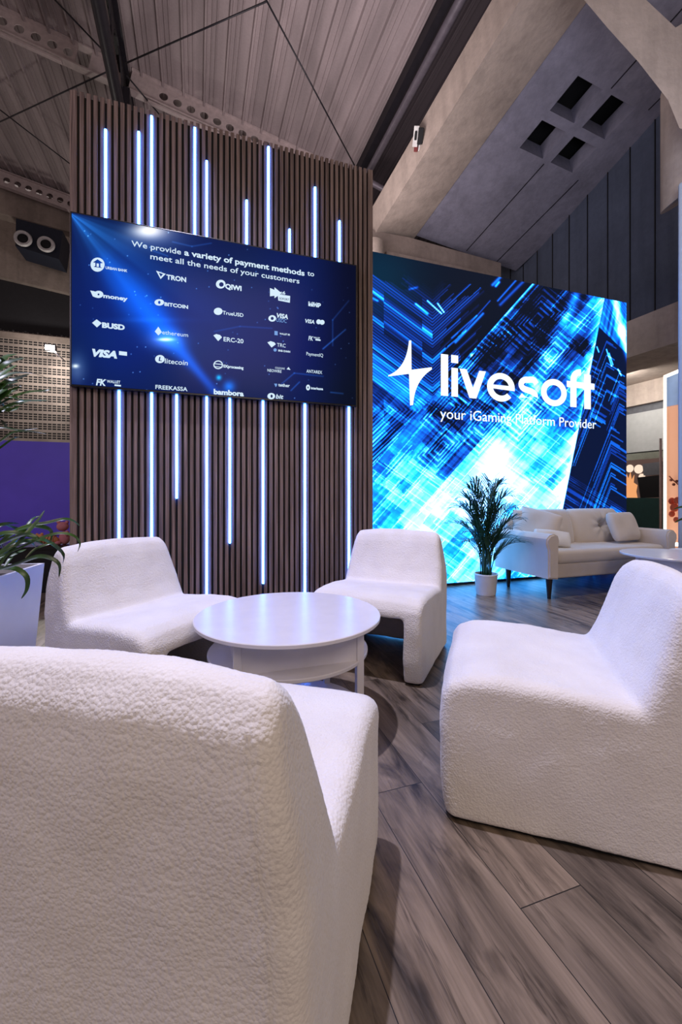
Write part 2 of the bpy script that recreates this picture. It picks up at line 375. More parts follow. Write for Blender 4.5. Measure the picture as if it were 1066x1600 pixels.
roof_beam(14.6, -9.0, -.5, 'distant white roof beam with round holes above the concrete edge at the left', drop=.5, ledge=False)

# dark cellular truss along D2
tr = thing('cellular_roof_truss', 'dark steel roof truss with long oval openings and a tubular lower chord', 'roof truss', W(-1.37, 0, 0), A)
bm = bmesh.new(); tube(bm, [(0, 3.5, 8.25), (0, 15, 8.25)], .10, 12); link('lower_chord', bm, M['steel_dark'], tr, True, angle=50)
bm = bmesh.new(); box(bm, -.09, .09, 3.5, 15, 9.42, 9.48); link('upper_flange', bm, M['steel_dark'], tr)
bm = bmesh.new(); y = 3.5
while y < 14.8:                                              # web with elongated openings, one bay after the other
    pit = 1.15; n = 20; x0, x1, z0, z1 = y, y + pit, 8.30, 9.45; cy, cz = (x0+x1)/2, (z0+z1)/2
    for xx in (-.015, .015):
        I, O = [], []
        for k in range(n):
            a = 2*math.pi*(k+.5)/n; dx, dz = math.cos(a), math.sin(a)
            I.append(bm.verts.new((xx, cy + dx*.50, cz + dz*.46)))
            m = min((pit/2)/max(abs(dx), 1e-6), ((z1-z0)/2)/max(abs(dz), 1e-6)); O.append(bm.verts.new((xx, cy+dx*m, cz+dz*m)))
        for k in range(n): bm.faces.new((I[k], I[(k+1) % n], O[(k+1) % n], O[k]))
        if xx < 0: I0 = I
    for k in range(n): bm.faces.new((I0[k], I0[(k+1) % n], I[(k+1) % n], I[k]))
    y += pit
link('web', bm, M['steel_dark'], tr)
bm = bmesh.new(); box(bm, -.13, .13, 9.2, 9.6, 8.5, 9.0); link('node_plate', bm, M['steel_dark'], tr)

# bracing rods in the roof plane
rn = Vector((RSL * c_, RSL * s_, 1)).normalized(); rp0 = W(0, 0, RZ0 - .55)
for (a, b, lab) in [((196, 99), (417, 2), 'thin black bracing rod running up right from the truss node'),
                    ((414, -4), (556, 262), 'thin black bracing rod dropping behind the right half of the slatted wall'),
                    ((84, -2), (166, 84), 'thin black bracing rod entering the truss node from upper left'),
                    ((198, 118), (250, 180), 'short thin black bracing rod going down right behind the slatted wall top'),
                    ((-10, 195), (172, 110), 'thin black bracing rod from the left frame edge up to the truss node'),
                    ((-10, 164), (125, 268), 'thin black bracing rod falling to the left edge of the slatted wall')]:
    pa, pb = onPlane(*a, rp0, rn), onPlane(*b, rp0, rn); bm = bmesh.new(); tube(bm, [pa, pb], .014, 6)
    tag(link('bracing_rod', bm, M['steel_dark'], None, True, origin=pa), lab, 'bracing rod')
# pipes by the concrete beam
bm = bmesh.new(); tube(bm, [W(3.66, 1, 8.24), W(3.66, 14.5, 8.24)], .075, 12)
tag(link('ceiling_pipe', bm, M['pipe'], None, True, angle=50), 'long grey pipe running along the dark roof gutter', 'pipe')
bm = bmesh.new(); tube(bm, [onZ(560, 274, 8.9), onZ(604, 298, 8.9)], .06, 10)
tag(link('cross_pipe', bm, M['pipe'], None, True, angle=50), 'short grey cross pipe between slatted wall and concrete beam', 'pipe')

# raking concrete beam, slab with four openings, rising towards the camera
V3 = Vector((333, -660, 212)) / 660.0
Ab, Bb, Cb = onD(580, 327, 7.85), onD(583, 370, 7.85), onD(655, 362, 7.85)
back = Vector((0, .0, .9))
bm = bmesh.new()
sec = [Ab - V3*.0, Bb, Cb, Cb + Vector((0, 0, .8)), Ab + Vector((.2, .1, .25))]
prism(bm, [p - V3 * .3 for p in sec], V3 * 6.8)
struct(link('trim_raking_beam', bm, M['conc_light']))
FL, FR = onD(655, 361, 7.85), onD(783, 407, 7.85)
nrm = (FR - FL).cross(V3).normalized()
if nrm.z < 0: nrm = -nrm
def slabparam(x, y):
    p = onPlane(x, y, FL, nrm) - FL; e = FR - FL
    m = np.array([[e.dot(e), e.dot(V3)], [e.dot(V3), V3.dot(V3)]]); r = np.linalg.solve(m, np.array([p.dot(e), p.dot(V3)])); return r
holes = [[(905,119),(859,175),(899,194),(944,140)], [(957,151),(910,199.5),(949,217),(996,171)], [(846,189),(808,232),(847,247),(886,206)], [(897,213),(858,252),(894,268),(930,229)]]
hp = [[slabparam(*q) for q in h] for h in holes]
def mean(v): return sum(v)/len(v)
# corner order: near-left, far-left, far-right, near-right
aL0 = mean([hp[0][0][0], hp[0][1][0], hp[2][0][0], hp[2][1][0]]); aL1 = mean([hp[0][2][0], hp[0][3][0], hp[2][2][0], hp[2][3][0]])
aR0 = mean([hp[1][0][0], hp[1][1][0], hp[3][0][0], hp[3][1][0]]); aR1 = mean([hp[1][2][0], hp[1][3][0], hp[3][2][0], hp[3][3][0]])
bN1 = mean([hp[0][0][1], hp[0][3][1], hp[1][0][1], hp[1][3][1]]); bN0 = mean([hp[0][1][1], hp[0][2][1], hp[1][1][1], hp[1][2][1]])
bF1 = mean([hp[2][0][1], hp[2][3][1], hp[3][0][1], hp[3][3][1]]); bF0 = mean([hp[2][1][1], hp[2][2][1], hp[3][1][1], hp[3][2][1]])
acuts = [-.02, aL0, aL1, aR0, aR1, 1.25]; bcuts = [-.1, bF0, bF1, bN0, bN1, 6.2]
bm = bmesh.new(); E = FR - FL; TH = .34
P = lambda a, b, h=0: FL + E * a + V3 * b + nrm * h
for i in range(5):
    for j in range(5):
        hole = i in (1, 3) and j in (1, 3)
        q = [(acuts[i], bcuts[j]), (acuts[i+1], bcuts[j]), (acuts[i+1], bcuts[j+1]), (acuts[i], bcuts[j+1])]
        if not hole:
            bm.faces.new([bm.verts.new(P(*k)) for k in q]); bm.faces.new([bm.verts.new(P(*k, TH)) for k in q[::-1]])
        else:
            for k in range(4):
                a, b = q[k], q[(k+1) % 4]; bm.faces.new([bm.verts.new(P(*a)), bm.verts.new(P(*b)), bm.verts.new(P(*b, TH)), bm.verts.new(P(*a, TH))])
a0, a1, b0, b1 = acuts[0], acuts[-1], bcuts[0], bcuts[-1]
for a, b in (((a0, b0), (a1, b0)), ((a1, b0), (a1, b1)), ((a1, b1), (a0, b1)), ((a0, b1), (a0, b0))):
    bm.faces.new([bm.verts.new(P(*a)), bm.verts.new(P(*b)), bm.verts.new(P(*b, TH)), bm.verts.new(P(*a, TH))])
bmesh.ops.remove_doubles(bm, verts=bm.verts, dist=.0005)
struct(link('ceiling_slab', bm, M['conc_blue']))
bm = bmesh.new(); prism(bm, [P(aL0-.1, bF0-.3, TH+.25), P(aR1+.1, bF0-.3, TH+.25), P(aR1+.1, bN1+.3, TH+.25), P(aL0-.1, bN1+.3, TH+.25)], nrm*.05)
struct(link('ceiling_opening_shade', bm, M['black']))  # black sheet stands in for the darkness inside the slab openings
for a in ((aL1 + aR0)/2, .97):                    # board joints in the slab
    bm = bmesh.new(); prism(bm, [P(a-.004, -.05, -.006), P(a+.004, -.05, -.006), P(a+.004, bF0-.05, -.006), P(a-.004, bF0-.05, -.006)], nrm*.004)
    struct(link('trim_slab_joint', bm, M['steel_dark']))
    bm = bmesh.new(); prism(bm, [P(a-.004, bN1+.05, -.006), P(a+.004, bN1+.05, -.006), P(a+.004, 6, -.006), P(a-.004, 6, -.006)], nrm*.004)
    struct(link('trim_slab_joint', bm, M['steel_dark']))
# lateral concrete beam under the slab end + round column head
bm = bmesh.new(); prism(bm, [onD(540, 352, 7.75), onD(640, 371, 7.75), onD(783, 411, 7.75), onD(783, 480, 7.75), onD(540, 430, 7.75)], D2 * .5)
struct(link('trim_lateral_beam', bm, M['conc']))
bm = bmesh.new(); prism(bm, [onD(604, 392, 7.65), onD(783, 430, 7.65), onD(783, 500, 7.65), onD(604, 470, 7.65)], D2 * .1)
struct(link('trim_lateral_ledge', bm, M['conc']))
bm = bmesh.new(); q = onD(584, 378, 7.5); lathe(bm, [(0, -2.4), (.2, -2.4), (.2, -.03), (.17, 0), (0, 0)], 24, q)
struct(link('trim_column_head', bm, M['conc_light'], None, True, angle=50))

# right side of the hall
bm = bmesh.new(); prism(bm, [onS(770, 385, 7.1), onS(1050, 108, 7.1), onS(1110, 50, 7.1), onS(1110, 470, 7.1), onS(770, 600, 7.1)], D1 * .25)
o = struct(link('wall_right', bm, M['darkwall']))
bm = bmesh.new()                                                # board joints of the dark cladding
for t in np.arange(3.6, 8.6, .42): wbox(bm, 7.085, 7.1, t, t + .014, 3.9, 7.9)
struct(link('trim_cladding_joints', bm, M['black']))
def sband(name, mat, s0, s1, z0, z1, t0=2.2, t1=9.5):
    bm = bmesh.new(); wbox(bm, s0, s1, t0, t1, z0, z1); return struct(link(name, bm, mat))
zt = onS(982, 502, 6.44).z
sband('trim_gallery_band', M['conc_light'], 6.44, 8.3, 3.16, zt)
sband('trim_upper_beam', M['conc_light'], 8.1, 8.5, 2.74, 3.16); sband('trim_shadow_gap', M['grey_dark'], 8.2, 8.5, 2.59, 2.74)
sband('wall_rear_right', M['grey'], 8.12, 8.4, 1.83, 2.59); sband('trim_beam_low', M['greenish'], 8.05, 8.4, 1.67, 1.80)
sband('trim_dark_joint', M['black'], 8.14, 8.4, 1.80, 1.83)

# left far end of the hall
def dpoly(name, mat, pts, D, th=.4):
    bm = bmesh.new(); prism(bm, [onD(x, y, D) for x, y in pts], D2 * th); return struct(link(name, bm, mat))
dpoly('trim_edge_beam', M['conc'], [(-90, 256), (200, 348), (200, 387), (-90, 308)], 15.0, .6)
dpoly('trim_edge_beam_lower', M['conc'], [(-90, 300), (200, 380), (200, 480), (-90, 411)], 15.4, .4)
dpoly('trim_louvre_band', M['louver'], [(-90, 400), (200, 460), (200, 540), (-90, 520)], 15.6, .2)
bm = bmesh.new()
for i in range(30): wbox(bm, -9.5 + i*.32, -9.5 + i*.32 + .05, 15.5, 15.6, 5.6, 6.05)
struct(link('trim_louvre_posts', bm, M['grey_dark']))
bm = bmesh.new(); box(bm, -12, 4, 15.3, 15.6, 0, 5.95)
o = struct(link('wall_back', bm, M['blocks'])); o.rotation_euler = (0, 0, A)
bm = bmesh.new(); wbox(bm, -12, 4, 15.15, 15.3, 5.72, 5.86); struct(link('trim_wall_cap', bm, M['conc']))

# big arm and column of concrete at the top right
Zc = 4.6
bm = bmesh.new(); prism(bm, [onZ(x, y, Zc) for x, y in [(870, -50), (913, 0), (950, 44), (998, 97), (1044, 156), (1062, 200), (1140, 230), (1140, -20), (1066, 37), (1056, 43), (1008, -2), (965, -50)]], Vector((.46, .62, .66)))
struct(link('trim_concrete_arm', bm, M['conc_light']))
bm = bmesh.new(); q = onZ(1076, 300, 5.35); R_ = .285; n = 32
r0 = [bm.verts.new(q + Vector((R_*math.cos(2*math.pi*k/n), R_*math.sin(2*math.pi*k/n), -.03 + .17*math.cos(2*math.pi*k/n)))) for k in range(n)]
r1 = [bm.verts.new(q + Vector((R_*math.cos(2*math.pi*k/n), R_*math.sin(2*math.pi*k/n), 1.35))) for k in range(n)]
for k in range(n): bm.faces.new((r0[k], r0[(k+1) % n], r1[(k+1) % n], r1[k]))
bm.faces.new(r0[::-1]); bm.faces.new(r1)
struct(link('trim_column_stub', bm, M['conc_light'], None, True, angle=60))
q = onZ(1060, 500, 5.0); bm = bmesh.new(); box(bm, 0, .5, 0, .5, 0, 1 + 488/660*5.0, Matrix.Translation((q.x, q.y, 0)) @ Matrix.Rotation(-math.atan(.82), 4, 'Z'), .03)
tag(link('pillar', bm, M['pillar']), 'smooth pale blue grey pillar at the right edge, under the concrete column', 'pillar')

# ================================================================ SLATTED WALL
SD, SS0, SS1, SH = 3.60, -.868, 1.527, 4.0
sw = thing('slatted_partition', 'tall walnut slatted partition with black gaps and glowing blue light strips, carrying the large screen', 'partition wall', W((SS0+SS1)/2, SD + .1, 0), A)
def L(s, t, z): return (s - (SS0+SS1)/2, t - SD - .1, z)
def lbox(bm, s0, s1, t0, t1, z0, z1, bevel=0):
    a, b = L(s0, t0, z0), L(s1, t1, z1); return box(bm, a[0], b[0], a[1], b[1], a[2], b[2], None, bevel)
bm = bmesh.new(); lbox(bm, SS0, SS1, SD + .030, SD + .19, 0, SH - .015); link('backing_panel', bm, M['black'], sw)
PITCH = .0455; nsl = int((SS1 - SS0) / PITCH)
bm = bmesh.new()
for i in range(nsl + 1):
    s = SS0 + i * PITCH; lbox(bm, s, min(s + .0275, SS1), SD, SD + .030, .0, SH)
lbox(bm, SS1 - .002, SS1 + .016, SD, SD + .19, 0, SH); lbox(bm, SS0 - .02, SS0 - .003, SD + .01, SD + .19, 0, SH)
link('slats', bm, M['wood'], sw)
def s_at(x, D): p = onD(x, 700, D); return p.dot(D1)
def gap_s(x):
    s = s_at(x, SD); i = round((s - SS0 - .029 - .00825) / PITCH); return SS0 + i * PITCH + .029 + .00825
ups = [(161,202),(215,206),(237,182),(308,201),(327,253),(384,313),(420,230),(455,359),(496,294),(528,345)]
lows = [(184,990),(238,990),(278,779),(327,990),(357,849),(411,912),(480,990),(545,990)]
for x, y in ups:
    s = gap_s(x); bm = bmesh.new(); lbox(bm, s-.0085, s+.0085, SD-.013, SD+.021, 2.9, onD(x, y, SD).z, .003); link('light_strip', bm, M['led'], sw)
for x, y in lows:
    s = gap_s(x); bm = bmesh.new(); lbox(bm, s-.0085, s+.0085, SD-.013, SD+.021, max(.02, onD(x, y, SD).z), 1.9, .003); link('light_strip', bm, M['led'], sw)

# ================================================================ picture raster helpers
rng = np.random.RandomState(7)
def hsh(i, j, k=0):
    v = np.sin(i * 127.1 + j * 311.7 + k * 74.7) * 43758.5453; return v - np.floor(v)
def vn(x, y, k=0):
    i, j = np.floor(x), np.floor(y); f, g = x - i, y - j; f = f*f*(3-2*f); g = g*g*(3-2*g)
    return (hsh(i, j, k)*(1-f) + hsh(i+1, j, k)*f)*(1-g) + (hsh(i, j+1, k)*(1-f) + hsh(i+1, j+1, k)*f)*g
def sm(a, b, x): t = np.clip((x-a)/(b-a), 0, 1); return t*t*(3-2*t)
def pal(b, stops):
    xs = [p for p, _ in stops]; return np.stack([np.interp(b, xs, [c[k] for _, c in stops]) for k in range(3)], -1)
def tolin(c): c = np.clip(c/255.0, 0, 1); return np.where(c <= .04045, c/12.92, ((c+.055)/1.055)**2.4)
def segd(x, y, x0, y0, x1, y1):
    dx, dy = x1-x0, y1-y0; t = np.clip(((x-x0)*dx+(y-y0)*dy)/(dx*dx+dy*dy), 0, 1); return np.hypot(x-x0-t*dx, y-y0-t*dy), t
def picture_grid(name, s0, s1, z0, z1, D, nx, ny, fn, mat, parent, inv):
    s = np.linspace(s0, s1, nx); z = np.linspace(z0, z1, ny); S, Z = np.meshgrid(s, z)
    X = S*c_ - D*s_; Y = S*s_ + D*c_
    px = CX + F*X/Y; py = HY - F*(Z-CAMZ)/Y
    col = fn(px, py)
    V = np.stack([X, Y, Z], -1).reshape(-1, 3)
    idx = np.arange(nx*ny).reshape(ny, nx)
    Q = np.stack([idx[:-1, :-1], idx[:-1, 1:], idx[1:, 1:], idx[1:, :-1]], -1).reshape(-1, 4)
    me = bpy.data.meshes.new(name); me.vertices.add(len(V)); 
    Vi = (V - np.array(inv[0])); ca, sa = math.cos(-inv[1]), math.sin(-inv[1])
    Vl = np.stack([Vi[:, 0]*ca - Vi[:, 1]*sa, Vi[:, 0]*sa + Vi[:, 1]*ca, Vi[:, 2]], -1)
    me.vertices.foreach_set('co', Vl.ravel().astype(np.float32)); me.loops.add(len(Q)*4); me.loops.foreach_set('vertex_index', Q.ravel().astype(np.int32))
    me.polygons.add(len(Q)); me.polygons.foreach_set('loop_start', np.arange(0, len(Q)*4, 4, dtype=np.int32))
    me.update(calc_edges=True)
    at = me.color_attributes.new('picture', 'FLOAT_COLOR', 'POINT')
    rgba = np.ones((nx*ny, 4), np.float32); rgba[:, :3] = col.reshape(-1, 3); at.data.foreach_set('color', rgba.ravel())
    me.materials.append(mat); me.validate(); o = bpy.data.objects.new(name, me); C.objects.link(o); o.parent = parent; return o

# ---- LED wall artwork, drawn as light on a black panel
def led_art(x, y):
    n1x, n1y = .7484, .6632; e1 = (x-828)*n1x + (y-448)*n1y            # across the main diagonal (+ = lower right)
    p1 = -(x-828)*n1y + (y-448)*n1x                                     # along it
    e2 = ((x-944)*321 + (y-473)*64)/327.0
    b = np.zeros_like(x)
    mainm = sm(-1, 1, e1) * sm(1, -1, e2)
    # streaks and blocks inside the main diagonal city
    def blk(u, v, L_, w_, k):
        row = np.floor(v/w_); return hsh(row, np.floor(u/L_ + hsh(row, 0, k)*7), k+1) - .5
    def lin(u, v, L_, w_, k, th):
        row = np.floor(v/w_); return (hsh(row, np.floor(u/L_ + hsh(row, 0, k)*5), k+1) > th)*1.0
    st = lambda L_, w_, k: vn(p1/L_, e1/w_, k)
    q1 = x*.80 + y*.60; r1 = y*.82 - x*.57                              # the crossing direction
    base = .20 + .50*sm(560, 780, y)
    tex = blk(p1, e1, 90, 17, 1)*.46 + blk(p1, e1, 60, 3.4, 2)*.20 + blk(q1, r1, 70, 21, 3)*.36 + blk(q1, r1, 40, 2.8, 4)*.13 + blk(p1, e1, 150, 34, 5)*.38 + blk(q1, r1, 120, 44, 6)*.26
    tex += .30*lin(p1, e1, 60, 1.5, 7, .93) + .26*lin(q1, r1, 50, 1.4, 8, .94) - .25*lin(q1, r1, 60, 12, 9, .86)*sm(760, 600, y)
    bm_ = base + tex*(.85 - .0*sm(640, 860, y))
    # nested square outlines
    for (qx, qy, R0, k) in [(725, 555, 46, 1), (838, 500, 44, 2), (780, 530, 30, 3), (700, 640, 36, 4), (862, 555, 34, 5), (760, 660, 40, 6), (820, 650, 34, 7), (690, 700, 34, 8)]:
        a = (x-qx)*n1x + (y-qy)*n1y; c = -(x-qx)*n1y + (y-qy)*n1x; m = np.maximum(abs(a)*1.5, abs(c)*.8)
        ring = (np.sin(m*.95) > .55) * (m < R0) * (m > 3); bm_ += ring*.40*(1 - m/R0*.4) - (m < R0)*(.22 if qy < 600 else .12)
    # bright beams
    d, t = segd(x, y, 905, 452, 745, 800); bm_ += (.58 - .26*np.exp(-((y-620)/50)**2))*np.exp(-(d/(7 + 20*t))**2)*(.72+.28*vn(p1/9, e1/60, 9))
    d, t = segd(x, y, 938, 470, 880, 770); bm_ += (.45 - .2*np.exp(-((y-620)/50)**2))*np.exp(-(d/(6 + 9*t))**2)
    d, t = segd(x, y, 925, 470, 820, 640); bm_ += .30*np.exp(-(d/9)**2)
    bm_ += .9*np.exp(-(e1/3.0)**2)*sm(650, 480, y) + .55*np.exp(-(abs(e2)/4.0)**2)
    bm_ += .26*sm(640, 900, y)*(.55 + .45*vn(x/60, y/60, 11)) * (.75+.5*(st(90, 11, 12)-.3))
    b += bm_*mainm
    # left: large V shaped nested bands
    vx = 676.0; arm = np.where(x < vx, .735*(x-vx), -.92*(x-vx)); m = y - 527 - arm
    reach = 12 + 75*hsh(np.floor(m/4.5), 3, 8)*sm(-90, 10, m)*(hsh(np.floor(m/13), 5, 5) > .25)
    reachL = 36 + 190*sm(-46, 2, m) + 25*hsh(np.floor(m/3.0), 9, 2)
    ok = ((x - vx) < reach) * ((vx - x) < reachL) * (m > -78)
    line = np.clip(np.sin(m*1.28)*.5+.1 + (hsh(np.floor(m/4.9), 1, 4)-.5)*.5, 0, 1)
    v = (.10 + .38*line)*sm(-80, -30, m) + .5*np.exp(-((m+2)/5.0)**2)*(x < vx) + .30*(vn(m/9.0, 0*m, 21) > .58)*sm(10, 40, m)*(.5+.5*vn(x/30, m/6, 3))
    v += .30*sm(70, 170, m)*(.4+.8*vn(x/50, m/11, 22)); v *= (1 - .6*(hsh(np.floor(m/17), np.floor(x/60), 2) > .72))
    vmask = ok * (e1 < 0)
    low = sm(580, 720, y)
    # lower left: '>' shaped bands, brighter cyan
    hx = 648.0; arm2 = abs(y - 640)*1.05; m2 = (x + arm2 - hx)
    v2 = .36 + .30*np.sin(m2*.9)*(m2 > -90) + .45*blk(m2, m2, 1e6, 9, 31) + .35*sm(680, 800, y) + .5*blk(p1, e1, 70, 7, 34) + .3*blk(p1, e1, 50, 2.5, 35)
    b += (v*vmask*(1-low) + v2*low*(e1 < 0))*1.0
    # scattered fragments in the dark sky
    for (ax, ay, bx, by, wd, br) in [(650,475,668,490,2,.6),(668,470,690,490,1,.9),(684,474,694,488,1,.9),(712,535,755,490,2,.5),(706,528,745,493,1.2,.4),(770,445,790,425,2.5,.5),(778,470,812,432,1.5,.45),(782,476,818,440,2.5,.35),(738,555,752,562,3,.95),(752,562,775,530,1.2,.9),(590,470,582,466,2,.5),(775,447,780,441,2,.7),(722,520,766,470,1,.35),(640,452,652,449,2,.3)]:
        d, t = segd(x, y, ax, ay, bx, by); b += br*np.exp(-(d/wd)**2)*(e1 < 4)
    # right dark part
    rt = sm(-1, 1, e2)
    vx3 = 958.0
    m3 = y - 800 - np.where(x < vx3, 3.2*(vx3-x)*-1, .75*(x-vx3)*1.0)
    r = .05 + .0*x
    for (qx, qy, hh, k) in [(948, 590, 60, 1), (968, 620, 40, 2), (955, 800, 150, 3), (925, 640, 80, 5)]:
        a = (x-qx); m = (y-qy) + np.where(a < 0, -2.6*a*-1, -.62*a); l = (hsh(np.floor(m/2.0), k, 1) > .62)*(m > -hh)*(m < 26)*(a > -(8 + hh*.3*hsh(np.floor(m/2.0), k, 5)))*(a < (6 + hh*.30*hsh(np.floor(m/2.0), k, 6)))
        r += .42*l*(.4 + .6*hsh(np.floor(m/7), k, 3))
    m4 = y - 745 - .62*(x-900); r += .33*(hsh(np.floor(m4/1.6), 0, 6) > .55)*sm(-4, 12, m4)*(.1+vn(x/14, m4/9, 41)) + .12*sm(10, 60, m4)*vn(x/14, y/10, 42)
    topr = sm(1, -1, (y-505) - 1.0*(x-930)*.95) ; r += topr*(.28 + .4*(vn(e2/3.5, y/50, 51)-.4) + .14*(hsh(np.floor((x*1.4-y)/2.2), 0, 7) > .7))
    d, t = segd(x, y, 962, 470, 972, 520); r += .75*np.exp(-(d/(5+2*t))**2); d, t = segd(x, y, 971, 515, 986, 570); r += .75*np.exp(-(d/(6-2*t))**2)
    for (ax, ay, bx, by) in [(948,546,956,572),(952,552,958,570),(966,577,971,587),(933,542,936,550)]:
        d, t = segd(x, y, ax, ay, bx, by); r += .8*np.exp(-(d/1.0)**2)
    b = b*(1-rt) + r*rt
    b = np.where(b > .62, .62 + .40*np.tanh((b-.62)/.55), b); b = np.clip(b, 0, 1.15)
    c = pal(b, [(0, (3, 10, 26)), (.12, (6, 22, 70)), (.3, (12, 58, 165)), (.48, (16, 112, 232)), (.64, (18, 162, 250)), (.80, (98, 216, 250)), (.95, (185, 246, 255)), (1.12, (236, 255, 255))])
    teal = np.exp(-((x-590)/70)**2)*np.exp(-((y-430)/70)**2)*(b < .15); c = c + teal[..., None]*np.array([0, 22, 26.])
    return tolin(c) * (1 + sm(.45, .95, b)[..., None]*np.array([.5, .9, 2.6]))
M['led_pic'] = m_vcol('led_wall_picture', 1.6, .5)
LD, LS0, LS1, LZ0, LZ1 = 4.0, 1.30, 5.307, .03, 3.50
lo_ = W((LS0+LS1)/2, LD + .06, 0)
lw = thing('led_wall', 'huge led wall with a glowing blue circuit city picture, star emblem and white company name', 'led display', lo_, A)
def LL(s, t, z): return (s - (LS0+LS1)/2, t - LD - .06, z)
bm = bmesh.new(); a, b = LL(LS0, LD + .008, 0), LL(LS1, LD + .12, LZ1); box(bm, a[0], b[0], a[1], b[1], 0, LZ1 + .004); link('cabinet', bm, M['black'], lw)
picture_grid('screen', LS0 + .005, LS1 - .005, LZ0, LZ1, LD, 640, 640, led_art, M['led_pic'], lw, (lo_, A))

# flat glyph shapes on the wall: polygons in (s, z)
def flat(name, polys, D, org, mat, parent, th=.004, base=None):
    """polys: list of (outer, holes) in (s,z); built as a thin relief in front of plane D"""
    cu = bpy.data.curves.new(name, 'CURVE'); cu.dimensions = '2D'; cu.fill_mode = 'BOTH'; cu.extrude = th/2
    for pts in polys:
        sp = cu.splines.new('POLY'); sp.points.add(len(pts)-1); sp.use_cyclic_u = True
        for i, p in enumerate(pts): sp.points[i].co = (p[0], p[1], 0, 1)
    tmp = bpy.data.objects.new('tmp', cu); C.objects.link(tmp)
    dg = bpy.context.evaluated_depsgraph_get(); me = bpy.data.meshes.new_from_object(tmp.evaluated_get(dg)); bpy.data.objects.remove(tmp)
    me.transform(Matrix.Translation((-org[0], -(org[1] - D), 0)) @ Matrix.Rotation(math.pi/2, 4, 'X'))
    me.materials.clear(); me.materials.append(mat); me.name = name
    o = bpy.data.objects.new(name, me); C.objects.link(o); o.parent = parent; return o
def sz(x, y, D): p = onD(x, y, D); return (p.dot(D1), p.z)
LF = LD - .006; lorg = ((LS0+LS1)/2, LD + .06)
K = lambda cx, cy: sz(560 + cx*.4128, 380 + cy*.4128, LF)
K6 = lambda cx, cy: sz(580 + cx*.2063, 400 + cy*.2063, LF)
def bez(p0, p1, p2, n=12): return [tuple((1-t)**2*a + 2*t*(1-t)*b + t*t*c for a, b, c in zip(p0, p1, p2)) for t in [k/n for k in range(n+1)]]
star = [K6(288, 640), K6(304, 640), K6(306, 862), K6(459, 843), K6(460, 860)] + bez(K6(460, 860), K6(330, 940), K6(318, 1128))[1:] + [K6(296, 1132), K6(288, 892), K6(131, 912), K6(131, 903)] + bez(K6(131, 903), K6(270, 850), K6(288, 640))[1:-1]
flat('star_emblem', [star], LF, lorg, M['white_em'], lw)
zb, xh, asc, T = 2.080, .315, .452, .082
S_ = lambda cx: sz(560 + cx*.4128, 600, LF)[0]
def ringpts(cx, cz, r, a0=0, a1=360, n=40, rx=None): return [(cx + (rx or r)*math.cos(math.radians(a0+(a1-a0)*k/n)), cz + r*math.sin(math.radians(a0+(a1-a0)*k/n))) for k in range(n+(0 if a1-a0 == 360 else 1))]
glyphs = []
l0, l1 = S_(313), S_(340); glyphs.append([[(l0, zb), (l1, zb), (l1, zb+asc), (l0, zb+asc)]])
l0, l1 = S_(353), S_(377); glyphs.append([[(l0, zb), (l1, zb), (l1, zb+xh), (l0, zb+xh)], [(l0-.003, zb+xh+.055), (l1+.003, zb+xh+.055), (l1+.003, zb+xh+.14), (l0-.003, zb+xh+.14)]])
l0, l1 = S_(384), S_(483); mid = (l0+l1)/2; glyphs.append([[(l0, zb+xh), (l0+.088, zb+xh), (mid, zb+.115), (l1-.088, zb+xh), (l1, zb+xh), (mid+.045, zb), (mid-.045, zb)]])
l0, l1 = S_(488), S_(592); cx = (l0+l1)/2; rx = (l1-l0)/2; cz = zb+xh/2-.004; r = xh/2+.006
glyphs.append([[*ringpts(cx, cz, r, 0, 318, 40, rx), *ringpts(cx, cz, r-.068, 318, 192, 20, rx-.078)[0:], (cx+rx, cz-.030)][0:],
               ringpts(cx, cz+.0, r-.068, 14, 166, 20, rx-.078)])
l0, l1 = S_(598), S_(688); cx = (l0+l1)/2; rw = (l1-l0)/2
path = [(.86, .80), (.62, .95), (.30, .97), (0, .95), (-.35, .93), (-.66, .82), (-.70, .66), (-.45, .54), (0, .48), (.45, .42), (.72, .30), (.66, .13), (.35, .04), (0, .03), (-.4, .06), (-.80, .22)]
def stroke(path, wd):
    n = len(path); L1, R1 = [], []
    # smooth
    P2 = []
    for i in range(n-1):
        p0, p1, p2, p3 = path[max(i-1, 0)], path[i], path[i+1], path[min(i+2, n-1)]
        for t in (0, .25, .5, .75): P2.append(tuple(.5*((2*b)+(-a+c)*t+(2*a-5*b+4*c-d)*t*t+(-a+3*b-3*c+d)*t**3) for a, b, c, d in zip(p0, p1, p2, p3)))
    P2.append(path[-1]); n = len(P2)
    for i in range(n):
        a, b = P2[max(i-1, 0)], P2[min(i+1, n-1)]; dx, dy = b[0]-a[0], b[1]-a[1]; l = math.hypot(dx, dy) or 1
        L1.append((P2[i][0]-dy/l*wd/2, P2[i][1]+dx/l*wd/2)); R1.append((P2[i][0]+dy/l*wd/2, P2[i][1]-dx/l*wd/2))
    return L1 + R1[::-1]
hh = xh - T*.86 + .02
glyphs.append([stroke([(cx + px_*(rw-.03), zb + T*.40 - .01 + hh*pz) for px_, pz in path], T*.88)])
l0, l1 = S_(692), S_(789); cx = (l0+l1)/2; rx = (l1-l0)/2
glyphs.append([ringpts(cx, cz, r, 0, 360, 44, rx), ringpts(cx, cz, r-.072, 0, 360, 44, rx-.082)])
f0, f1, t0, t1 = S_(803), S_(826), S_(856), S_(880)
arc = [(f0, zb), (f1, zb), (f1, zb+.345)] + [(f1+.075-.075*math.cos(math.radians(a)), zb+.345+.055*math.sin(math.radians(a))) for a in range(10, 91, 16)] + [(S_(843), zb+.40), (S_(843), zb+.475)] + [(f1+.06-.155*math.cos(math.radians(a)), zb+.335+.14*math.sin(math.radians(a))) for a in range(85, -1, -17)]
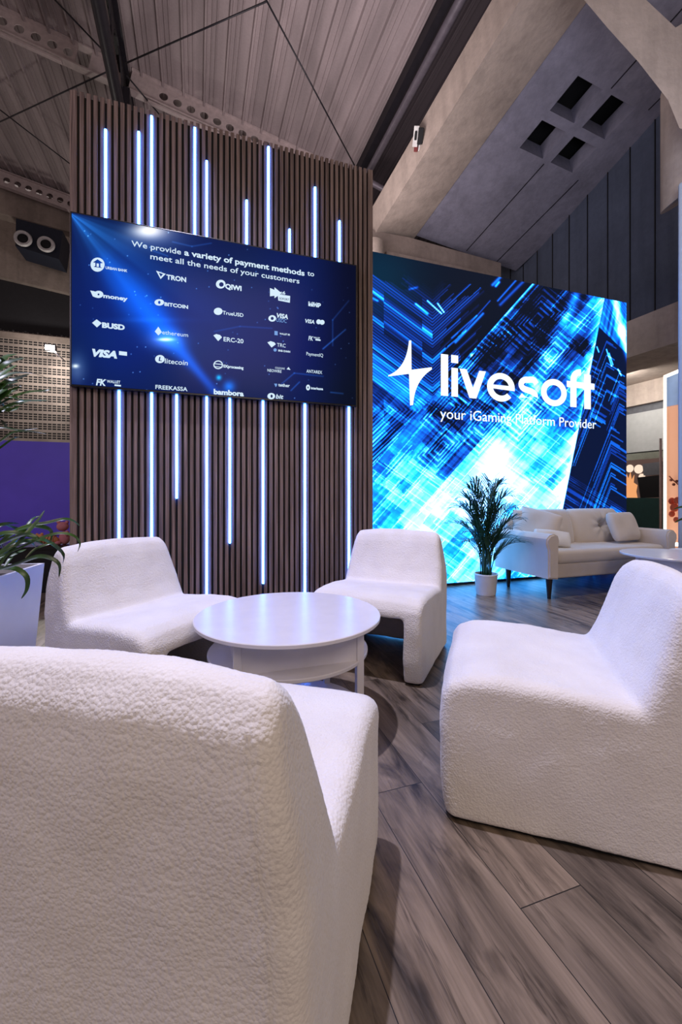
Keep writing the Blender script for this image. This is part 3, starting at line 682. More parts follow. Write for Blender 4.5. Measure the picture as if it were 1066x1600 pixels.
glyphs.append([arc]); glyphs.append([[(t0, zb-.01), (t1, zb-.01), (t1, zb+.42), (t0, zb+.42)]])
glyphs.append([[(S_(790), zb+xh-.075), (S_(894), zb+xh-.075), (S_(894), zb+xh), (S_(790), zb+xh)]])
for g in glyphs: flat('logo_letter', g, LF, lorg, M['white_em'], lw)

def text(name, body, x0, y0, x1, D, capratio, org, mat, parent, bold=0, shear=0, th=.002):
    """text from photo point (x0,y0) (baseline, left) to x1; capratio = cap height in px at x0"""
    a = sz(x0, y0, D); b = s_at(x1, D); h = sz(x0, y0 - capratio, D)[1] - a[1]
    cu = bpy.data.curves.new(name, 'FONT'); cu.body = body; cu.size = h / .73; cu.shear = shear; cu.extrude = th/2; cu.resolution_u = 3
    cu.offset = bold * h
    tmp = bpy.data.objects.new('tmp', cu); C.objects.link(tmp)
    dg = bpy.context.evaluated_depsgraph_get(); me = bpy.data.meshes.new_from_object(tmp.evaluated_get(dg)); bpy.data.objects.remove(tmp)
    xs = [v.co.x for v in me.vertices]; mn, mx = min(xs), max(xs); k = (b - a[0]) / (mx - mn)
    for v in me.vertices: v.co.x = a[0] + (v.co.x - mn)*k; v.co.y += a[1]
    me.transform(Matrix.Translation((-org[0], -(org[1]-D), 0)) @ Matrix.Rotation(math.pi/2, 4, 'X'))
    me.materials.clear(); me.materials.append(mat); me.name = name
    if len(body.split()) > 1 and len(body) > 9:                 # one mesh per word, cut at the wide gaps
        iv = sorted((min(me.vertices[i].co.x for i in p.vertices), max(me.vertices[i].co.x for i in p.vertices), p.index) for p in me.polygons)
        run = []; hi_ = None; gaps = []
        for lo, hi2, ix in iv:
            if hi_ is not None and lo > hi_: gaps.append((lo - hi_, (lo + hi_)/2))
            hi_ = hi2 if hi_ is None else max(hi_, hi2)
        cuts = sorted(c for g, c in sorted(gaps, reverse=True)[:len(body.split())-1])
        outs = []
        for k in range(len(cuts)+1):
            a_, b_ = (cuts[k-1] if k else -1e9), (cuts[k] if k < len(cuts) else 1e9)
            bm = bmesh.new(); bm.from_mesh(me); bmesh.ops.delete(bm, geom=[f for f in bm.faces if not a_ < f.calc_center_median().x < b_], context='FACES')
            m2 = bpy.data.meshes.new('word'); bm.to_mesh(m2); bm.free(); m2.materials.append(mat)
            o = bpy.data.objects.new('word', m2); C.objects.link(o); o.parent = parent; outs.append(o)
        return outs
    o = bpy.data.objects.new(name, me); C.objects.link(o); o.parent = parent; return o
text('tagline', 'your iGaming Platform Provider', 688, 653.5, 932, LF, 17, lorg, M['white_em'], lw, 0.0)

# ================================================================ TELEVISION
TD, TS0, TS1, TZ0, TZ1 = 3.54, -.862, 1.357, 1.80, 3.056
torg = ((TS0+TS1)/2, TD + .03); tl = W(torg[0], torg[1], 0)
tv = thing('wall_television', 'very large flat television showing a navy slide of payment method logos', 'television', (tl.x, tl.y, TZ0), A)
M['tv_pic'] = m_vcol('television_picture', 1.0, .18)
tvc = bpy.data.objects.new('housing', None)
def TL(s, t): return (s - torg[0], t - torg[1])
bm = bmesh.new(); a, b = TL(TS0 - .008, TD + .004), TL(TS1 + .008, TD + .056); box(bm, a[0], b[0], a[1], b[1], -.010, TZ1 - TZ0 + .008, None, .004)
bpy.data.objects.remove(tvc); link('housing', bm, M['black_gloss'], tv)
def tv_art(x, y):
    bse = 30 + 0*x
    R = 5 + 0*x; G = 18 + 8*vn(x/80, y/60, 1); B = 66 + 18*vn(x/90, y/70, 2)
    c = np.stack([R, G, B], -1)
    c += np.exp(-((x-250)/170)**2 - ((y-500)/110)**2)[..., None]*np.array([0, 12, 40.])
    # diagonal glowing beam
    d, t = segd(x, y, 165, 410, 360, 640); g = np.exp(-(d/(17+10*np.sin(t*6)))**2)*(.35+.65*np.sin(np.clip(t, 0, 1)*3.14)); c += g[..., None]*np.array([4, 66, 150.])
    # rays from the upper left corner
    ang = np.degrees(np.arctan2(y-332, x-108)); rr = np.hypot(x-108, y-332)
    ray_ = (.35 + .65*(vn(ang/4.0, 0*ang, 5)))*np.exp(-((ang-42)/24)**2)*np.exp(-(rr/95.0)); c += ray_[..., None]*np.array([50, 150, 235.])
    def blob(cx, cy, rx, ry, col):
        nonlocal c; c = c + np.exp(-((x-cx)/rx)**2 - ((y-cy)/ry)**2)[..., None]*np.array(col, float)
    blob(232, 360, 26, 12, (225, 205, 150)); blob(245, 368, 48, 22, (60, 60, 60)); blob(259, 530.5, 11, 2.4, (200, 190, 150)); blob(259, 531, 26, 14, (66, 76, 110))
    blob(118, 572, 5, 3, (190, 180, 130)); blob(120, 576, 14, 22, (60, 66, 66)); blob(342, 590, 4, 4, (0, 170, 190)); blob(358, 604, 9, 9, (10, 90, 160))
    blob(232, 500, 60, 4, (8, 14, 24))
    for (a, b, cc, dd, k) in [(520,500,545,470,.5),(520,500,520,540,.5),(505,545,540,515,.9),(460,583,505,588,.4),(440,600,460,583,.4),(430,388,550,408,.0),(270,378,300,385,.3),(240,392,262,400,.3),(455,610,468,597,.5),(517,613,536,615,.7),(300,385,330,380,.3),(335,518,375,510,.25),(375,510,425,513,.25)]:
        d, t = segd(x, y, a, b, cc, dd); c = c + (k*np.exp(-(d/1.2)**2))[..., None]*np.array([40, 90, 150.])
    r2 = np.random.RandomState(3)
    for i in range(90):
        X, Y = r2.uniform(112, 556), r2.uniform(345, 630); c = c + (r2.uniform(.3, 1)*np.exp(-((x-X)**2+(y-Y)**2)/.7))[..., None]*np.array([110, 150, 190.])
    edge = sm(560, 470, x); c = c*(.45+.55*edge)[..., None]
    return tolin(c)
sc_inv = (Vector((tl.x, tl.y, TZ0)), A)
picture_grid('screen', TS0 + .004, TS1 - .004, TZ0 + .004, TZ1 - .004, TD, 720, 420, tv_art, M['tv_pic'], tv, sc_inv)
TF = TD - .003
class _o: pass
def tt(body, x0, y0, x1, cap, bold=0.0, shear=0, mat='logo_em', name='lettering'):
    o = text(name, body, x0, y0, x1, TF, cap, torg, M[mat], tv, bold, shear, .001)
    for q in (o if isinstance(o, list) else [o]): q.location.z -= TZ0
    return o
def tf(name, polys, mat='logo_em', D=TF):
    o = flat(name, [[sz(x, y, D) for x, y in p] for p in polys], D, torg, M[mat], tv, .001); o.location.z -= TZ0; return o
def el(cx, cy, rx, ry, n=24): return [(cx+rx*math.cos(2*math.pi*k/n), cy+ry*math.sin(2*math.pi*k/n)) for k in range(n)]
tt('We provide', 205.5, 384.3, 283, 9, .012); tt('a variety of payment methods', 288, 398.5, 476, 9.3, .035); tt('to', 480.5, 430.2, 491, 8, .012)
tt('meet all the needs of your customers', 235, 404.5, 468, 9, .012)
tf('bank_icon', [el(152.5, 413.5, 11, 11), [(145, 410), (152.5, 405), (161, 411), (157, 411.6), (157, 417), (160, 419), (146, 417), (149, 415.5), (149, 410.6)], [(151, 411.5), (154.5, 412), (154.5, 417), (151, 416.6)]])
tt('URBAN BANK', 165, 420, 199, 4.2, .03)
tf('money_icon', [[(141, 454), (147, 455), (150, 456), (150, 465), (145, 463)]]); tf('money_icon', [el(154, 460, 7.5, 5.6), el(154, 460, 1.6, 1.6, 10)]); tt('money', 161.5, 465, 199.5, 6.5, .05)
tf('diamond_icon', [[(144, 504.5), (151, 499), (159, 505), (151.5, 511.5)]]); tt('BUSD', 159.5, 511.5, 195, 8, .07)
tt('VISA', 144, 556, 183, 11, .08, .25); tf('label_plate', [[(186, 548.5), (198.5, 550), (198.5, 556), (186, 554.5)]])
tt('FK', 150, 601.5, 166, 10, .05, .2); tt('WALLET', 167, 597.8, 188, 4.5, .02); tf('label_plate', [[(179, 600.5), (189, 601.5), (189, 604), (179, 603)]])
tf('triangle_icon', [[(244, 423), (259, 428), (251, 436)], [(248, 426), (255, 428.3), (251.2, 432.5)]]); tt('TRON', 260, 436, 291, 7.5, .05)
tf('coin_icon', [el(249, 472.5, 7.5, 5), el(249, 472.5, 2, 2.6, 12)]); tt('BITCOIN', 257, 477.5, 294, 5.5, .05)
tf('diamond_icon', [[(242, 518), (247.5, 510.5), (253, 519), (247.5, 524)]]); tt('ethereum', 253.5, 522, 294, 6.5, 0)
tf('coin_icon', [el(250, 561, 7.5, 6.3), [(249, 557.5), (251, 557.5), (250, 563), (253, 563.4), (253, 564.6), (247.8, 564)]]); tt('litecoin', 257.5, 567.5, 293.5, 8, .01, .1)
tt('FREEKASSA', 243, 607.5, 293, 6.5, .02)
tf('ring_icon', [el(345, 444, 7.5, 6.8), el(346, 444.5, 3.6, 3.6)]); tt('QIWI', 352, 450.5, 377.5, 7.5, .06)
tf('coin_icon', [el(341, 486.5, 6.8, 5.6)]); tt('TrueUSD', 348, 491, 380.5, 5.8, .02)
tf('gem_icon', [[(333.5, 524), (338, 522), (344, 523.5), (347, 527), (341, 533)]]); tt('ERC-20', 349.5, 533, 380.5, 7, .02)
tf('globe_icon', [el(341, 570, 7.5, 6.8), el(341, 570, 5.8, 5.2)]); tf('globe_icon', [[(334, 567.5), (348, 569), (348, 570.2), (334, 568.7)], [(334, 572), (348, 573.5), (348, 574.4), (334, 573)]]); tt('0Xprocessing', 349, 574, 380.5, 4.5, .05)
tt('bambora', 334, 615.5, 381, 8, .06)
tf('arrow_icon', [[(422, 450), (429, 453), (429, 449), (440, 458), (429, 466), (429, 462), (422, 463)]]); tt('c6', 438, 459, 446, 5, .03); tf('label_plate', [[(434, 459.5), (453.5, 462.5), (453, 473), (435, 469.5)]])
tt('SOFORT', 436.5, 468, 452, 3.6, .02, mat='screen_navy').location.y -= .002
tf('coin_icon', [el(425.5, 497.5, 6, 5), el(425.5, 497.5, 2.4, 2.6, 12)]); tt('VISA', 432.5, 496, 450, 7, .05, .2); tt('USDC', 432, 502.5, 448, 6, 0, mat='logo_blue')
tf('stack_icon', [[(429, 517), (434, 517.6), (434, 524), (429, 523.4)]], 'logo_blue'); tt('WALLET 88', 437, 522.5, 453, 2.8, .03)
tf('gem_icon', [[(418, 535), (423, 533), (429, 535), (431, 538), (424.5, 543)]]); tt('TRC', 433, 541.5, 446.5, 6, 0); tf('coin_icon', [el(430, 546.8, 2.6, 2.6, 12)], 'logo_blue'); tt('BNB CHAIN', 435, 549, 453.5, 3, .04)
tt('COLDLINE', 430, 576, 445, 3, 0); tf('cloud_icon', [[(448, 577), (451, 573.5), (454, 578)]]); tt('NEOWIRE', 418, 580.5, 440, 4.5, .01)
tf('tether_icon', [[(428.5, 599.5), (433, 599.5), (433, 602), (431, 605)]], 'logo_blue'); tt('tether', 435, 603.5, 453, 5, .03)
tf('coin_icon', [el(424, 619, 6, 5), el(424.5, 619, 1.8, 2.6, 12)]); tt('bit', 431, 622.5, 443, 7, .03, .2)
tt('МИР', 482, 477.5, 501.5, 6, .08); tt('VISA', 477, 504, 491.5, 6, .04, .2); tf('coins_icon', [el(498, 502.8, 3.6, 3.8, 16)]); tf('coins_icon', [el(503.5, 503.6, 3.8, 3.8, 16)])
tt('FK', 482, 531.5, 489.5, 7, .03, .2); tt('WALLET', 490, 528.5, 500, 2.6, .02); tf('label_plate', [[(493, 529.5), (501, 530.5), (501, 532.8), (493, 531.8)]])
tt('PaymentIQ', 479, 555, 505, 5.5, 0); tt('ANTAREX', 479, 582, 503.5, 5, .01)
tf('lock_icon', [el(481.5, 605.5, 3.2, 4.5, 16), el(481.5, 605.5, 1, 1.8, 8)]); tt('interkassa', 486, 608, 505, 4, .04)

# ================================================================ ARMCHAIRS
def make_chair_mesh():
    prof = [(.515, .012), (.53, .12), (.535, .30), (.53, .385), (.505, .43), (.45, .455), (.36, .462), (.22, .450), (.08, .430), (.0, .424),
            (-.045, .50), (-.085, .60), (-.115, .68), (-.145, .725), (-.19, .752), (-.24, .745), (-.275, .70), (-.285, .62), (-.275, .40), (-.265, .20), (-.26, .012)]
    WD = .335; prof = [(y*.80 if y < 0 else y, z) for y, z in prof]
    bm = bmesh.new(); prism(bm, [Vector((-WD, y, z)) for y, z in prof], Vector((2*WD, 0, 0)))
    bmesh.ops.recalc_face_normals(bm, faces=bm.faces)
    es = [e for e in bm.edges if all(abs(abs(v.co.x) - WD) < 1e-5 for v in e.verts) and (e.verts[0].co.x * e.verts[1].co.x > 0) and max(e.verts[0].co.z, e.verts[1].co.z) > .1]
    bmesh.ops.bevel(bm, geom=es, offset=.035, segments=4, affect='EDGES', profile=.5, clamp_overlap=True)
    me = bpy.data.meshes.new('t'); bm.to_mesh(me); bm.free(); o = bpy.data.objects.new('t', me); C.objects.link(o)
    bm = bmesh.new(); box(bm, -WD + .10, WD - .10, -.125, .8, -.2, .345)
    mc = bpy.data.meshes.new('c'); bm.to_mesh(mc); bm.free(); oc = bpy.data.objects.new('c', mc); C.objects.link(oc)
    b = o.modifiers.new('b', 'BOOLEAN'); b.operation = 'DIFFERENCE'; b.object = oc; b.solver = 'EXACT'
    r = o.modifiers.new('r', 'REMESH'); r.mode = 'VOXEL'; r.voxel_size = .0085; r.use_smooth_shade = True
    s = o.modifiers.new('s', 'SMOOTH'); s.iterations = 14; s.factor = .5
    u = o.modifiers.new('u', 'SUBSURF'); u.levels = 1; u.render_levels = 1
    tx = bpy.data.textures.new('boucle_lumps', 'CLOUDS'); tx.noise_scale = .0075; tx.noise_depth = 2
    d = o.modifiers.new('d', 'DISPLACE'); d.texture = tx; d.strength = .0019; d.mid_level = .5; d.texture_coords = 'LOCAL'
    tx2 = bpy.data.textures.new('soft_dents', 'CLOUDS'); tx2.noise_scale = .16; tx2.noise_depth = 1
    d2 = o.modifiers.new('d2', 'DISPLACE'); d2.texture = tx2; d2.strength = .010; d2.mid_level = .5; d2.texture_coords = 'LOCAL'
    dg = bpy.context.evaluated_depsgraph_get(); ev = bpy.data.meshes.new_from_object(o.evaluated_get(dg))
    bpy.data.objects.remove(o); bpy.data.objects.remove(oc)
    n = len(ev.vertices); co = np.empty(n*3, np.float32); ev.vertices.foreach_get('co', co); co = co.reshape(-1, 3)
    co[:, 0] *= 1 - .13*np.clip((co[:, 2]-.43)/.32, 0, 1)**1.3
    no = np.empty(n*3, np.float32); ev.vertices.foreach_get('normal', no); no = no.reshape(-1, 3)
    co[:, 2] += .014*np.clip((co[:, 2]-.50)/.25, 0, 1)
    co[:, 2] -= .020*(np.abs(co[:, 0])/.30)**2.4*np.clip((co[:, 2]-.50)/.25, 0, 1)
    co[:, 2] -= .016*(np.abs(co[:, 0])/.335)**5*np.clip((co[:, 1]-.05)/.3, 0, 1)*np.clip((co[:, 2]-.36)/.08, 0, 1)
    bk = np.clip((-.155 - co[:, 1])/.03, 0, 1)
    gv = bk*np.exp(-((np.abs(co[:, 0]) - .292*(1 - .13*np.clip((co[:, 2]-.43)/.32, 0, 1)**1.3))/.0045)**2)*(co[:, 2] < .70)
    gv = np.maximum(gv, bk*np.exp(-((co[:, 2] - .685 + .015*(np.abs(co[:, 0])/.30)**2.4)/.0045)**2)*(np.abs(co[:, 0]) < .29))
    co -= no*(gv*.0035)[:, None]
    nf = len(ev.polygons); vi = np.empty(len(ev.loops), np.int32); ev.loops.foreach_get('vertex_index', vi); vi = vi.reshape(-1, 4)
    ctr = co[vi].mean(1)
    side = np.abs(ctr[:, 0]) > WD - .045
    # boundary seat/back runs from the crease down and back
    backm = (ctr[:, 1] < np.where(ctr[:, 2] > .424, .0 - (ctr[:, 2] - .424)*.0 + .0, -.10)) & ~side
    seatm = ~backm & ~side
    out = []
    for nm, msk in (('seat', seatm), ('backrest', backm), ('side_panel', side & (ctr[:, 0] > 0)), ('side_panel', side & (ctr[:, 0] < 0))):
        f = vi[msk]; used, inv = np.unique(f, return_inverse=True); inv = inv.reshape(-1, 4)
        me = bpy.data.meshes.new(nm); me.vertices.add(len(used)); me.vertices.foreach_set('co', co[used].ravel())
        me.loops.add(inv.size); me.loops.foreach_set('vertex_index', inv.ravel().astype(np.int32)); me.polygons.add(len(inv))
        me.polygons.foreach_set('loop_start', np.arange(0, inv.size, 4, dtype=np.int32)); me.update(calc_edges=True)
        me.polygons.foreach_set('use_smooth', np.ones(len(inv), dtype=bool)); me.normals_split_custom_set_from_vertices(no[used].tolist())
        me.materials.append(M['boucle']); out.append((nm, me))
    return out
chair_parts = make_chair_mesh()
def first_chair(loc, rz, label, group):
    t = thing('boucle_armchair', label, 'armchair', loc, rz, group)
    for nm, me in chair_parts:
        o = bpy.data.objects.new(nm, me); C.objects.link(o); o.parent = t
    for sx in (-1, 1):
        bm = bmesh.new(); box(bm, sx*.285 - .032, sx*.285 + .032, -.185, .492, 0, .04, None, .004); link('foot', bm, M['black'], t)
    return t
def face(dx, dy): return math.atan2(dy, dx) - math.pi/2
GRP = 'boucle armchairs around the round table'
# local origin = middle of the seat/back crease on the floor, +Y = facing
def crease(p_near_front, f, w, wd=.335, front=.53):
    """from the outer front corner of one side: f = facing, w = unit vector from that side to the other"""
    return Vector((p_near_front[0] - f[0]*front + w[0]*wd, p_near_front[1] - f[1]*front + w[1]*wd, 0))
ch = first_chair(crease((.302, 1.302), (-.947, .322), (.322, .947)), face(-.947, .322), 'white boucle armchair at the right, side panel towards us, nearest the plank floor', GRP)
dup(ch, crease((.115, 1.24), (.215, .977), (-.977, .215)), face(.215, .977), 'white boucle armchair in the foreground seen from behind', GRP)
dup(ch, ((-1.227-.921)/2, (1.914+2.486)/2, 0), face(.88, -.47), 'white boucle armchair at the left beside the white planter box', GRP)
dup(ch, (.325, 2.785, 0), face(-.41, -.912), 'white boucle armchair in the middle, behind the round table and below the led wall', GRP)
dup(ch, (3.86, 4.12, 0), face(-.98, -.18), 'white boucle armchair cut off by the right frame edge, beside the far round table', 'boucle armchairs by the sofa')

# ================================================================ ROUND TABLES
def make_table(loc, rz, label, group):
    t = thing('round_coffee_table', label, 'coffee table', loc, rz, group)
    def disc(name, r, z0, z1):
        bm = bmesh.new(); e = .003; lathe(bm, [(0, z0), (r-e, z0), (r, z0+e), (r, z1-e), (r-e, z1), (0, z1)], 96); return link(name, bm, M['white_table'], t, True, angle=40)
    disc('tabletop', .408, .452, .470); disc('shelf', .352, .305, .322); disc('base_disc', .350, .008, .024)
    q = .245; hw = .015
    for sx, sy in ((-1, -1), (1, -1), (1, 1), (-1, 1)):
        bm = bmesh.new(); box(bm, sx*q-hw, sx*q+hw, sy*q-hw, sy*q+hw, 0, .452, None, .002); link('leg', bm, M['white_table'], t)
    for k in range(2):
        s = -1 if k == 0 else 1
        bm = bmesh.new(); box(bm, -q+hw, q-hw, s*q-.008, s*q+.008, .322, .452); link('apron', bm, M['white_table'], t)
        bm = bmesh.new(); box(bm, s*q-.008, s*q+.008, -q+hw, q-hw, .322, .452); link('apron', bm, M['white_table'], t)
    return t
tb = make_table((-.233, 1.895, 0), math.radians(18), 'white round coffee table with a lower shelf between the four armchairs', 'white round coffee tables')
dup(tb, (2.98, 3.78, 0), math.radians(50), 'white round coffee table in front of the beige sofa, partly hidden by the right armchair', 'white round coffee tables')

# ================================================================ SOFA
def pillow(name, w, h, th, mat, parent=None, tuft=None, piping=False, seed=0, loc=None, rot=None, sag=.0):
    bm = bmesh.new(); N = 30; r = random.Random(seed)
    def surf(u, v, side):
        e = (max(0, 1-abs(u)**3.2)*max(0, 1-abs(v)**3.2))**.42
        z = th/2*e
        pin = .06*(abs(u)**3)*(abs(v)**3)
        x = u*w/2*(1 - .05*(1-v*v)*abs(u)**4*-1 - .03*abs(v)**2*0) * (1-pin*.3); y = v*h/2*(1-pin*.3) - sag*(1-u*u)*(v > 0)*v
        if tuft and side < 0:
            du, dv = (u-tuft[0])*w/2, (v-tuft[1])*h/2; d = math.hypot(du, dv); a = math.atan2(dv, du)
            z -= th*.36*math.exp(-(d/.045)**2) + .012*math.sin(a*9+seed)*math.exp(-((d-.06)/.10)**2)
        z += .004*math.sin(u*5+seed)*math.cos(v*4+seed*2)
        return (x, side*z, y)
    for side in (-1, 1):
        g = [[bm.verts.new(surf(-1+2*i/N, -1+2*j/N, side)) for i in range(N+1)] for j in range(N+1)]
        for j in range(N):
            for i in range(N): bm.faces.new((g[j][i], g[j][i+1], g[j+1][i+1], g[j+1][i]))
    bmesh.ops.remove_doubles(bm, verts=bm.verts, dist=.0008)
    o = link(name, bm, mat, parent, True)
    if loc is not None: o.location = loc
    if rot is not None: o.rotation_euler = rot
    return o
sp = Vector((1.99, 4.07, 0)); SLEN = 1.74; SDEP = .80      # front-left leg of the sofa
sc0 = sp - D1*.05 - D2*.05
so = thing('tufted_sofa', 'beige two seat sofa with button tufted back and black tapered legs', 'sofa', sc0, A)
so.scale = (1, 1, 1)
def rb(name, x0, x1, y0, y1, z0, z1, bev, mat='sofa', seg=5, parent=so):
    bm = bmesh.new(); box(bm, x0, x1, y0, y1, z0, z1, None, bev, seg); return link(name, bm, M[mat], parent, True, angle=70)
rb('seat_base', .10, SLEN-.10, .02, SDEP-.05, .19, .335, .02)
rb('seat_cushion', .135, SLEN-.135, -.0, .60, .325, .465, .045)
rb('back_frame', .06, SLEN-.06, SDEP-.20, SDEP-.03, .19, .74, .05)
def arm(x0, sgn):
    bm = bmesh.new(); pr = [(0, .20), (.12, .19), (.125, .50), (.135, .56), (.12, .605), (.07, .625), (.02, .615), (-.02, .58), (-.025, .53), (0, .47)]
    pts = [Vector((x0 + sgn*x, -.02, z)) for x, z in pr]; prism(bm, pts, Vector((0, SDEP-.02, 0)))
    bmesh.ops.recalc_face_normals(bm, faces=bm.faces)
    es = [e for e in bm.edges if abs(e.verts[0].co.y - e.verts[1].co.y) < 1e-5]
    bmesh.ops.bevel(bm, geom=es, offset=.014, segments=3, affect='EDGES'); return link('armrest', bm, M['sofa'], so, True, angle=40)
arm(.0, 1); arm(SLEN, -1)
for k, x in enumerate((.13 + .37, .13 + .37 + .74)):
    p = pillow('back_cushion', .74, .46, .24, M['sofa'], so, tuft=(.05 if k else -.05, .10), seed=k+1, loc=(x, .56, .615), rot=(math.radians(-14), 0, 0))
    bm = bmesh.new(); lathe(bm, [(0, -.006), (.013, -.004), (.013, .004), (0, .008)], 16); b = link('button', bm, M['sofa'], p, True); b.rotation_euler = (math.pi/2, 0, 0)
    b.location = ((.05 if k else -.05)*.37, -.074, .10*.23)
for x, y, dx, dy in ((.06, .04, -.0, -.0), (SLEN-.06, .04, 0, 0), (.06, SDEP-.20, 0, 0), (SLEN-.06, SDEP-.20, 0, 0)):
    bm = bmesh.new(); tube(bm, [(x, y, .195), (x, y, 0)], .032, 12, .016); link('leg', bm, M['leg_black'], so, True, angle=50)
def on_sofa(x, y, z): return W(0, 0, 0) + sc0 + D1*x + D2*y + Vector((0, 0, z))
p = pillow('throw_pillow', .42, .33, .15, M['sofa'], seed=5, loc=on_sofa(SLEN-.36, .30, .645), rot=(math.radians(-20), 0, A + .12)); tag(p, 'square beige throw pillow at the right end of the sofa', 'pillow', None)
p = pillow('throw_pillow', .42, .42, .13, M['sofa'], seed=7, loc=on_sofa(.26, .42, .645), rot=(math.radians(-24), math.radians(14), A - 1.0)); tag(p, 'beige throw pillow leaning against the left sofa armrest', 'pillow', None)
p = pillow('lumbar_pillow', .34, .17, .10, M['pillow_white'], seed=8, loc=on_sofa(.30, .24, .555), rot=(math.radians(-30), math.radians(6), A - .5)); tag(p, 'small pale oblong pillow on the left end of the sofa', 'pillow', None)

# ================================================================ PLANTS
def leaf_blade(bm, pts, w, up=Vector((0, 0, 1)), fold=.25, wprof=None):
    pts = [Vector(p) for p in pts]; n = len(pts); rows = []
    for i, p in enumerate(pts):
        d = (pts[min(i+1, n-1)] - pts[max(i-1, 0)]).normalized(); sd = d.cross(up)
        if sd.length < .05: sd = d.cross(Vector((1, 0, 0)))
        sd.normalize(); nn = sd.cross(d).normalized(); t = i/(n-1)
        ww = w*(math.sin(math.pi*min(1, (t*.92+.08)))**.7 if wprof is None else wprof(t))
        rows.append((bm.verts.new(p - sd*ww + nn*ww*fold), bm.verts.new(p), bm.verts.new(p + sd*ww + nn*ww*fold)))
    for a, b in zip(rows, rows[1:]):
        bm.faces.new((a[0], a[1], b[1], b[0])); bm.faces.new((a[1], a[2], b[2], b[1]))
def make_palm(loc, label, seed=4, hgt=1.10, group=None, scale=1.0):
    R = random.Random(seed); t = thing('potted_palm', label, 'potted plant', loc, 0, group)
    bm = bmesh.new(); lathe(bm, [(0, 0), (.088, 0), (.095, .01), (.112, .195), (.117, .2), (.117, .212), (.107, .212), (.104, .18), (0, .18)], 40); 
    link('pot', bm, M['pot'], t, True, angle=40)
    bm = bmesh.new(); lathe(bm, [(0, .16), (.103, .16), (.10, .188), (0, .192)], 24); link('soil', bm, M['soil'], t)
    spec = [(-100,.55,.95),(165,.62,.62),(200,.42,.80),(-20,.50,.66),(15,.58,.80),(60,.35,1.0),(95,.5,.72),(140,.45,.9),(180,.40,.50),(-160,.50,.62),(-60,.48,.78),(-5,.28,1.02),(30,.62,.56),(215,.55,.42),(-35,.38,.44),(120,.30,1.05),(75,.6,.45),(0,.46,.92),(190,.33,.98),(-90,.25,1.04),(170,.56,.80),(350,.55,.40)]
    for az, reach, h in spec:
        az = math.radians(az + R.uniform(-10, 10)); reach *= .62; h *= hgt*.92; b0 = Vector((R.uniform(-.05, .05), R.uniform(-.05, .05), .18))
        dirv = Vector((math.cos(az), math.sin(az)*.6, 0)); n = 14; P = []
        for i in range(n+1):
            q = i/n; P.append(b0 + dirv*reach*(q**2.2) + Vector((0, 0, (h-.0)*(1.25*q - .30*q**4*(1+reach)))) )
        fr = bmesh.new(); tube(fr, P, .006, 6, .0018)
        for i in range(5, n+1):
            q = i/n
            for sub in (0, .5):
                j = min(n-1, i-1); p = P[j].lerp(P[j+1], sub); d = (P[j+1]-P[j]).normalized(); sd = d.cross(UP); sd = sd.normalized() if sd.length > .01 else Vector((1, 0, 0))
                for s in (-1, 1):
                    ll = (.11 + .15*math.sin(math.pi*min(1, (q-.30)/.72)))*R.uniform(.8, 1.15)
                    e = (d*.85 + sd*s*.75 + UP*R.uniform(-.05, .3)).normalized()
                    leaf_blade(fr, [p, p + e*ll*.35 + UP*.006, p + e*ll*.7, p + e*ll - UP*.035*ll/.2], .0068, fold=.3)
        link('frond', fr, M['leaf'], t, True)
    return t
make_palm((1.455, 4.24, 0), 'feathery palm in a white ceramic pot left of the sofa')

# strappy foreground plant in the white trough
tp = Vector((-1.085, 1.545, 0)); dl = Vector((.18, -.98, 0)).normalized(); wl = Vector((-.98, -.18, 0)).normalized()
pl = thing('planter_box', 'tapered white planter box at the left frame edge, glossy and tinted lavender', 'planter', tp + dl*.35 + wl*.22)
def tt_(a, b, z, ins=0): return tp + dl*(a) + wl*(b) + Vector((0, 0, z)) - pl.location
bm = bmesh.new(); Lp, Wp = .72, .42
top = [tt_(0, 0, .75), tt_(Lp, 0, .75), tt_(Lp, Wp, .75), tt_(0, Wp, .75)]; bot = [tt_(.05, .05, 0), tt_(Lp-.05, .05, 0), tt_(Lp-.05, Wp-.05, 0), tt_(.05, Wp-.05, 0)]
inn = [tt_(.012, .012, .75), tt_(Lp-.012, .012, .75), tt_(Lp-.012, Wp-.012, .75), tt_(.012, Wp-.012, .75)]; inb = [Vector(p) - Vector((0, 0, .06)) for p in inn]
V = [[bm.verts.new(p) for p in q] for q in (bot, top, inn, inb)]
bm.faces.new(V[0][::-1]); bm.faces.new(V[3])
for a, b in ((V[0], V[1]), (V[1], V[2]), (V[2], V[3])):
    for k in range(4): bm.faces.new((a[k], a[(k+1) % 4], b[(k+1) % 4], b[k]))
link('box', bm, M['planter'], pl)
bm = bmesh.new(); prism(bm, [Vector(p)+Vector((0, 0, .004)) for p in inb], Vector((0, 0, .025))); link('soil', bm, M['soil'], pl)
def px3(pts, Z0, Z1): n = len(pts); return [onZ(x, y, Z0 + (Z1-Z0)*i/(n-1)) for i, (x, y) in enumerate(pts)]
def smooth_path(P, k=4):
    out = []; n = len(P)
    for i in range(n-1):
        p0, p1, p2, p3 = P[max(i-1, 0)], P[i], P[i+1], P[min(i+2, n-1)]
        for t in range(k): t = t/k; out.append(.5*((2*p1)+(p2-p0)*t+(2*p0-5*p1+4*p2-p3)*t*t+(3*p1-p0-3*p2+p3)*t**3))
    out.append(P[-1]); return out
